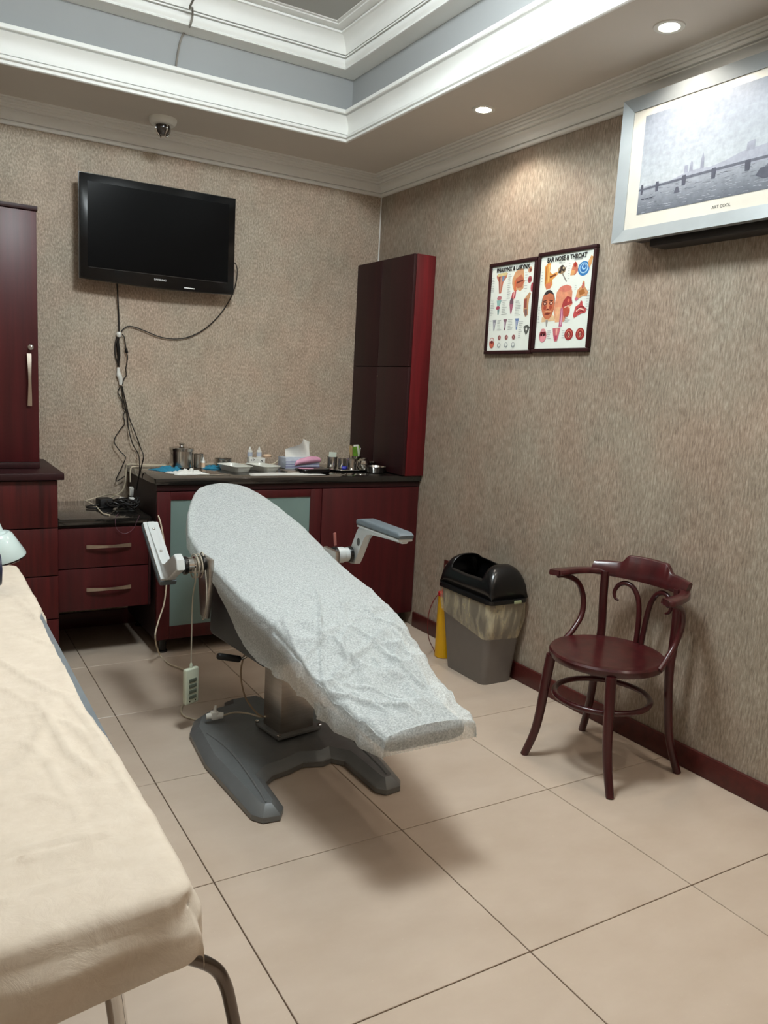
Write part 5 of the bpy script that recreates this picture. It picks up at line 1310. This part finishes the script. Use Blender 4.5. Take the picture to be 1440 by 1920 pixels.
# tissue box with a tissue and a pink packet
tbx = cx(560, -0.20)
tb = thing('tissue_box', 'pale blue tissue box with a big white tissue standing out of it', 'tissue box', (tbx, -0.20, Z0))
MB().box((tbx-0.105, -0.255, Z0), (tbx+0.105, -0.145, Z0+0.062), bev=0.004).build('carton', M_PALEB, tb)
for k in range(3):
    MB().box((tbx-0.1055, -0.2556, Z0+0.010+0.014*k), (tbx+0.1055, -0.2550, Z0+0.014+0.014*k)).build('stripe', mat('stripe_violet', (104, 100, 150), 0.6, var=0.1), tb, angle=0)
ts = MB(); vv = []; n_ = 26
for j in range(n_+1):
    for i in range(n_+1):
        u, v = i/n_, j/n_
        top = 0.105*(0.45+0.55*min(1, u*1.5))*(1-0.15*max(0, u-0.8)*5)
        x_ = tbx-0.085+0.155*u+0.012*v*math.sin(u*5); yv = -0.20 + 0.020*math.sin(u*7+v*2)*(0.3+v) - 0.02*v
        vv.append(Vector((x_, yv, Z0+0.060+top*v)))
ff = [[j*(n_+1)+i, j*(n_+1)+i+1, (j+1)*(n_+1)+i+1, (j+1)*(n_+1)+i] for j in range(n_) for i in range(n_)]
ts.add(vv, ff); o = ts.build('tissue', M_TISSUE, tb, angle=60)
pk = MB(); vv = []
for j in range(13):
    for i in range(25):
        u, v = i/24*2-1, j/12
        ex = math.sqrt(max(0, 1-u*u))
        vv.append(Vector((tbx+0.028+0.080*u, -0.262-0.014*ex*math.sin(v*PI), Z0+0.030+0.040*v*(0.35+0.65*ex)+0.010*u)))
ff = [[j*25+i, j*25+i+1, (j+1)*25+i+1, (j+1)*25+i] for j in range(12) for i in range(24)]
pk.add(vv, ff); o = pk.build('pink_packet', M_PINK, angle=60); tag(o, 'pink plastic packet leaning against the front of the tissue box', 'packet')
md = o.modifiers.new('thickness', 'SOLIDIFY'); md.thickness = 0.003
# steel instrument bundle, black pouch
xx = cx(548, -0.42)
o = MB().box((xx-0.05, -0.47, Z0+0.004), (xx+0.03, -0.36, Z0+0.016), bev=0.004).build('steel_case', M_STEELB); tag(o, 'flat steel instrument case in front of the tissue box', 'case')
o.location.z = -0.003
xx = cx(588, -0.44)
pu = thing('black_pouch', 'shiny black pouch with a pink patch at the counter front edge', 'pouch', (xx, -0.44, Z0))
MB().prism(rrect(xx-0.10, xx+0.085, -0.50, -0.385, 0.04, 6), lambda a_, b_, t: Vector((a_, b_, t)), Z0, Z0+0.026, 0.010, 3).build('body', M_BLACKG, pu)
MB().prism([(xx-0.055+0.045*math.cos(2*PI*k/20), -0.462+0.022*math.sin(2*PI*k/20)) for k in range(20)], lambda a_, b_, t: Vector((a_, b_, t)), Z0+0.0262, Z0+0.0272).build('patch', M_PINK, pu, angle=0)
# tray of cups
tx_, ty_ = cx(645, -0.29), -0.29
TR = dish(645, -0.29, 0.235, 0.250, 0.008, 'shallow steel tray holding the cups beside the corner cupboard', M_STEEL, name='steel_tray', rot=0.0)
TR['group'] = 'steel trays'; TR['category'] = 'tray'
ZT_ = Z0+0.0042
c_ = cup(622, -0.21, 0.030, 0.062, 'steel beaker holding a white card at the back of the tray', group='steel cups on the counter', z=ZT_)
xx = cx(622, -0.21)
o = MB().box((xx-0.024, -0.212, ZT_+0.006), (xx+0.024, -0.208, ZT_+0.088), bev=0.001, rot=Matrix.Rotation(math.radians(5), 3, 'Y')).build('paper_card', mat('mint_card', (206, 216, 204), 0.7, var=0.05), angle=0); tag(o, 'pale card standing in the steel beaker at the back of the tray', 'card')
cup(641, -0.27, 0.025, 0.058, 'empty steel beaker in the middle of the tray', group='steel cups on the counter', z=ZT_)
cup(658, -0.355, 0.031, 0.066, 'steel mug standing at the front of the tray', name='steel_mug', group='steel cups on the counter', z=ZT_)
gm = thing('packet_cup', 'steel cup crammed with green swab packets and wooden sticks on the tray', 'cup', (cx(668, -0.24), -0.24, ZT_))
xx = cx(666, -0.235)
MB().lathe([(0, 0), (0.030, 0), (0.032, 0.002), (0.032, 0.068), (0.030, 0.068), (0.030, 0.006), (0, 0.006)], (xx, -0.235, ZT_), 26).build('cup', M_STEEL, gm)
for k, (a_, h, mt2) in enumerate(((-18, 0.125, M_GREENP), (-6, 0.135, M_PAPER), (8, 0.130, M_GREENP), (20, 0.120, M_PAPER), (28, 0.105, M_GREENP))):
    MB().box((xx-0.016, -0.251+0.007*k, ZT_+0.010), (xx+0.016, -0.248+0.007*k, ZT_+h), bev=0.001, rot=Matrix.Rotation(math.radians(a_*0.5), 3, 'Y'), pivot=(xx, -0.25, ZT_+0.01)).build('packet', mt2, gm, angle=0)
for k in range(6):
    MB().tube([(xx-0.020+0.004*k, -0.225, ZT_+0.008), (xx-0.040+0.006*k, -0.222, ZT_+0.125+0.004*(k % 3))], 0.0018, 6).build('stick', M_STICK, gm)
rb_ = cx(680, -0.33)
o = MB().lathe([(0, 0), (0.022, 0.001), (0.036, 0.020), (0.038, 0.036), (0.034, 0.052), (0.022, 0.062), (0.022, 0.066), (0.018, 0.066), (0.018, 0.060), (0, 0.058)], (rb_, -0.335, ZT_), 28).build('round_steel_pot', M_STEEL); tag(o, 'round-bellied steel pot at the right of the tray', 'pot', 'steel cups on the counter')
o = MB().lathe([(0, 0), (0.010, 0), (0.011, 0.002), (0.009, 0.022), (0.005, 0.026), (0, 0.026)], (cx(640, -0.34), -0.345, ZT_+0.011), 16, axis=(1, -0.2, 0.05)).build('blue_stopper', M_BLUEP); tag(o, 'small blue plastic cap lying on the steel tray', 'cap')
def bowl(px, y_, r_, h, label):
    xx_ = cx(px, y_)
    o = MB().lathe([(0, 0), (r_*0.72, 0), (r_*0.80, 0.003), (r_, h-0.002), (r_+0.004, h), (r_-0.002, h), (r_*0.78, 0.005), (0, 0.004)], (xx_, y_, Z0), 34).build('steel_bowl', M_STEEL); return tag(o, label, 'bowl', 'steel bowls')
bowl(703, -0.455, 0.062, 0.036, 'shallow steel bowl at the counter front beside the cupboard')
bowl(692, -0.315, 0.036, 0.046, 'smaller steel bowl half hidden behind the front bowl')
# cream cords across the back of the counter
def ctp(px, y_, z=ZC+0.006): return Vector((cx(px, y_), y_, z))
kc = thing('cream_cord', 'cream cord lying along the back of the countertop and drooping to the power strip', 'cord', ctp(300, -0.06))
e0 = Vector((CX0-0.018, -0.10, ZC+0.004))
MB().tube([onz(205, 935, ZLU+0.012), (CX0-0.05, -0.07, ZLU+0.05), (CX0-0.03, -0.08, 0.78), (CX0-0.026, -0.09, 0.86), (CX0-0.012, -0.10, ZC+0.012), ctp(275, -0.10, ZC+0.008), ctp(290, -0.08), ctp(318, -0.06), ctp(360, -0.05), ctp(400, -0.05), ctp(440, -0.045), ctp(480, -0.045), ctp(510, -0.05), ctp(522, -0.06, ZC+0.03), ctp(532, -0.08, ZC+0.052), ctp(545, -0.10, ZC+0.035), ctp(556, -0.10)], 0.0042, 8, 6).build('cord', M_CABLEW, kc)
MB().tube([(CX0-0.024, -0.17, 0.80), (CX0-0.020, -0.16, 0.868), (CX0+0.01, -0.15, ZC+0.006), ctp(290, -0.13), ctp(320, -0.10)], 0.0036, 8, 6).build('cord', M_CABLEW, kc)

# ------------------------------------------------------------------ clutter on the low drawer unit
ZW = ZLU+0.0006
ps = thing('power_strip', 'white power strip with plugs among black cables on the drawer unit', 'power strip', (-1.535, -0.30, ZW))
MB().box((-1.600, -0.325, ZW), (-1.508, -0.275, ZW+0.034), bev=0.006, rot=Matrix.Rotation(math.radians(-12), 3, 'Z')).build('block', M_WHITEP, ps)
for k in range(2):
    MB().box((-1.588+0.045*k, -0.318-0.004*k, ZW+0.034), (-1.560+0.045*k, -0.288-0.004*k, ZW+0.058), bev=0.006).build('plug', M_WHITEP, ps)
ad = thing('power_adapter', 'black power adapter block on the drawer unit top', 'adapter', (-1.64, -0.22, ZW))
MB().box((-1.675, -0.262, ZW), (-1.608, -0.190, ZW+0.045), bev=0.006, rot=Matrix.Rotation(math.radians(8), 3, 'Z')).build('block', M_BLACKM, ad)
MB().tube([(-1.672, -0.24, ZW+0.012), (-1.72, -0.25, ZW+0.012), (-1.735, -0.27, ZW+0.006), (-1.70, -0.29, ZW+0.006), (-1.66, -0.285, ZW+0.006)], 0.004, 8, 5).build('cord', M_CABLEB, ad)
tg = thing('cable_tangle', 'tangle of thin black cables heaped over the power strip', 'cable', (-1.57, -0.33, ZW))
for k in range(6):
    pts = []; c0 = Vector((-1.585+random.uniform(-0.02, 0.04), -0.335+random.uniform(-0.02, 0.02), ZW+0.03))
    for j in range(16):
        a_ = j*1.05+k; rr_ = random.uniform(0.025, 0.062)
        pts.append(c0+Vector((rr_*1.15*math.cos(a_), rr_*0.62*math.sin(a_), random.uniform(-0.024, 0.034))))
    for q_ in pts:
        q_.x = min(q_.x, LX1-0.008); q_.z = max(q_.z, ZW+0.004)
    MB().tube(pts, 0.0030, 7, 5).build('cable', M_CABLEB, tg)
wl = thing('white_loop_cord', 'white cord looping along the wall side of the drawer unit', 'cord', (-1.70, -0.1, ZW))
MB().tube([onz(238, 940, ZW+0.03), onz(222, 930, ZW+0.045), onz(205, 927, ZW+0.04), onz(185, 932, ZW+0.02), (-1.690, -0.035, ZW+0.006), (-1.70, -0.06, ZW+0.005), onz(178, 948, ZW+0.005), onz(192, 962, ZW+0.005), onz(206, 966, ZW+0.005)], 0.0036, 8, 6).build('cord', M_CABLEW, wl)
up = thing('upright_plug', 'white plug adapter leaning against the counter cabinet side', 'plug', (-1.50, -0.20, ZW))
MB().box((-1.515, -0.215, ZW+0.050), (-1.494, -0.185, ZW+0.095), bev=0.005, rot=Matrix.Rotation(math.radians(14), 3, 'X')).build('body', M_WHITEP, up)
MB().tube([(-1.505, -0.20, ZW+0.052), (-1.505, -0.205, ZW+0.02), (-1.505, -0.22, ZW+0.003)], 0.005, 8, 4).build('stem', M_WHITEP, up)
th_c = MB().tube([onz(222, 962, ZW+0.004), Vector((-1.66, YL-0.012, ZW-0.004)), Vector((-1.655, YL-0.014, ZW-0.05)), Vector((-1.62, YL-0.014, ZW-0.075)), Vector((-1.58, YL-0.014, ZW-0.055)), Vector((-1.555, YL-0.012, ZW-0.002)), onz(262, 966, ZW+0.004)], 0.0012, 6, 6).build('thin_wire', mat('violet_wire', (92, 60, 74), 0.5, var=0.05)); tag(th_c, 'thin dark wire looping down over the drawer unit front edge', 'wire')

# scrap on the floor
lf = onz(840, 1307, 0.0)
o = MB().prism([(0, -0.008), (0.005, -0.003), (0.005, 0.003), (0, 0.009), (-0.004, 0.003), (-0.004, -0.003)], lambda a_, b_, t: Vector((lf.x+a_, lf.y+b_, t)), 0.0006, 0.0022).build('leaf_scrap', M_GREENP, angle=0); tag(o, 'tiny green scrap lying on the floor tile in front of the bin', 'scrap')
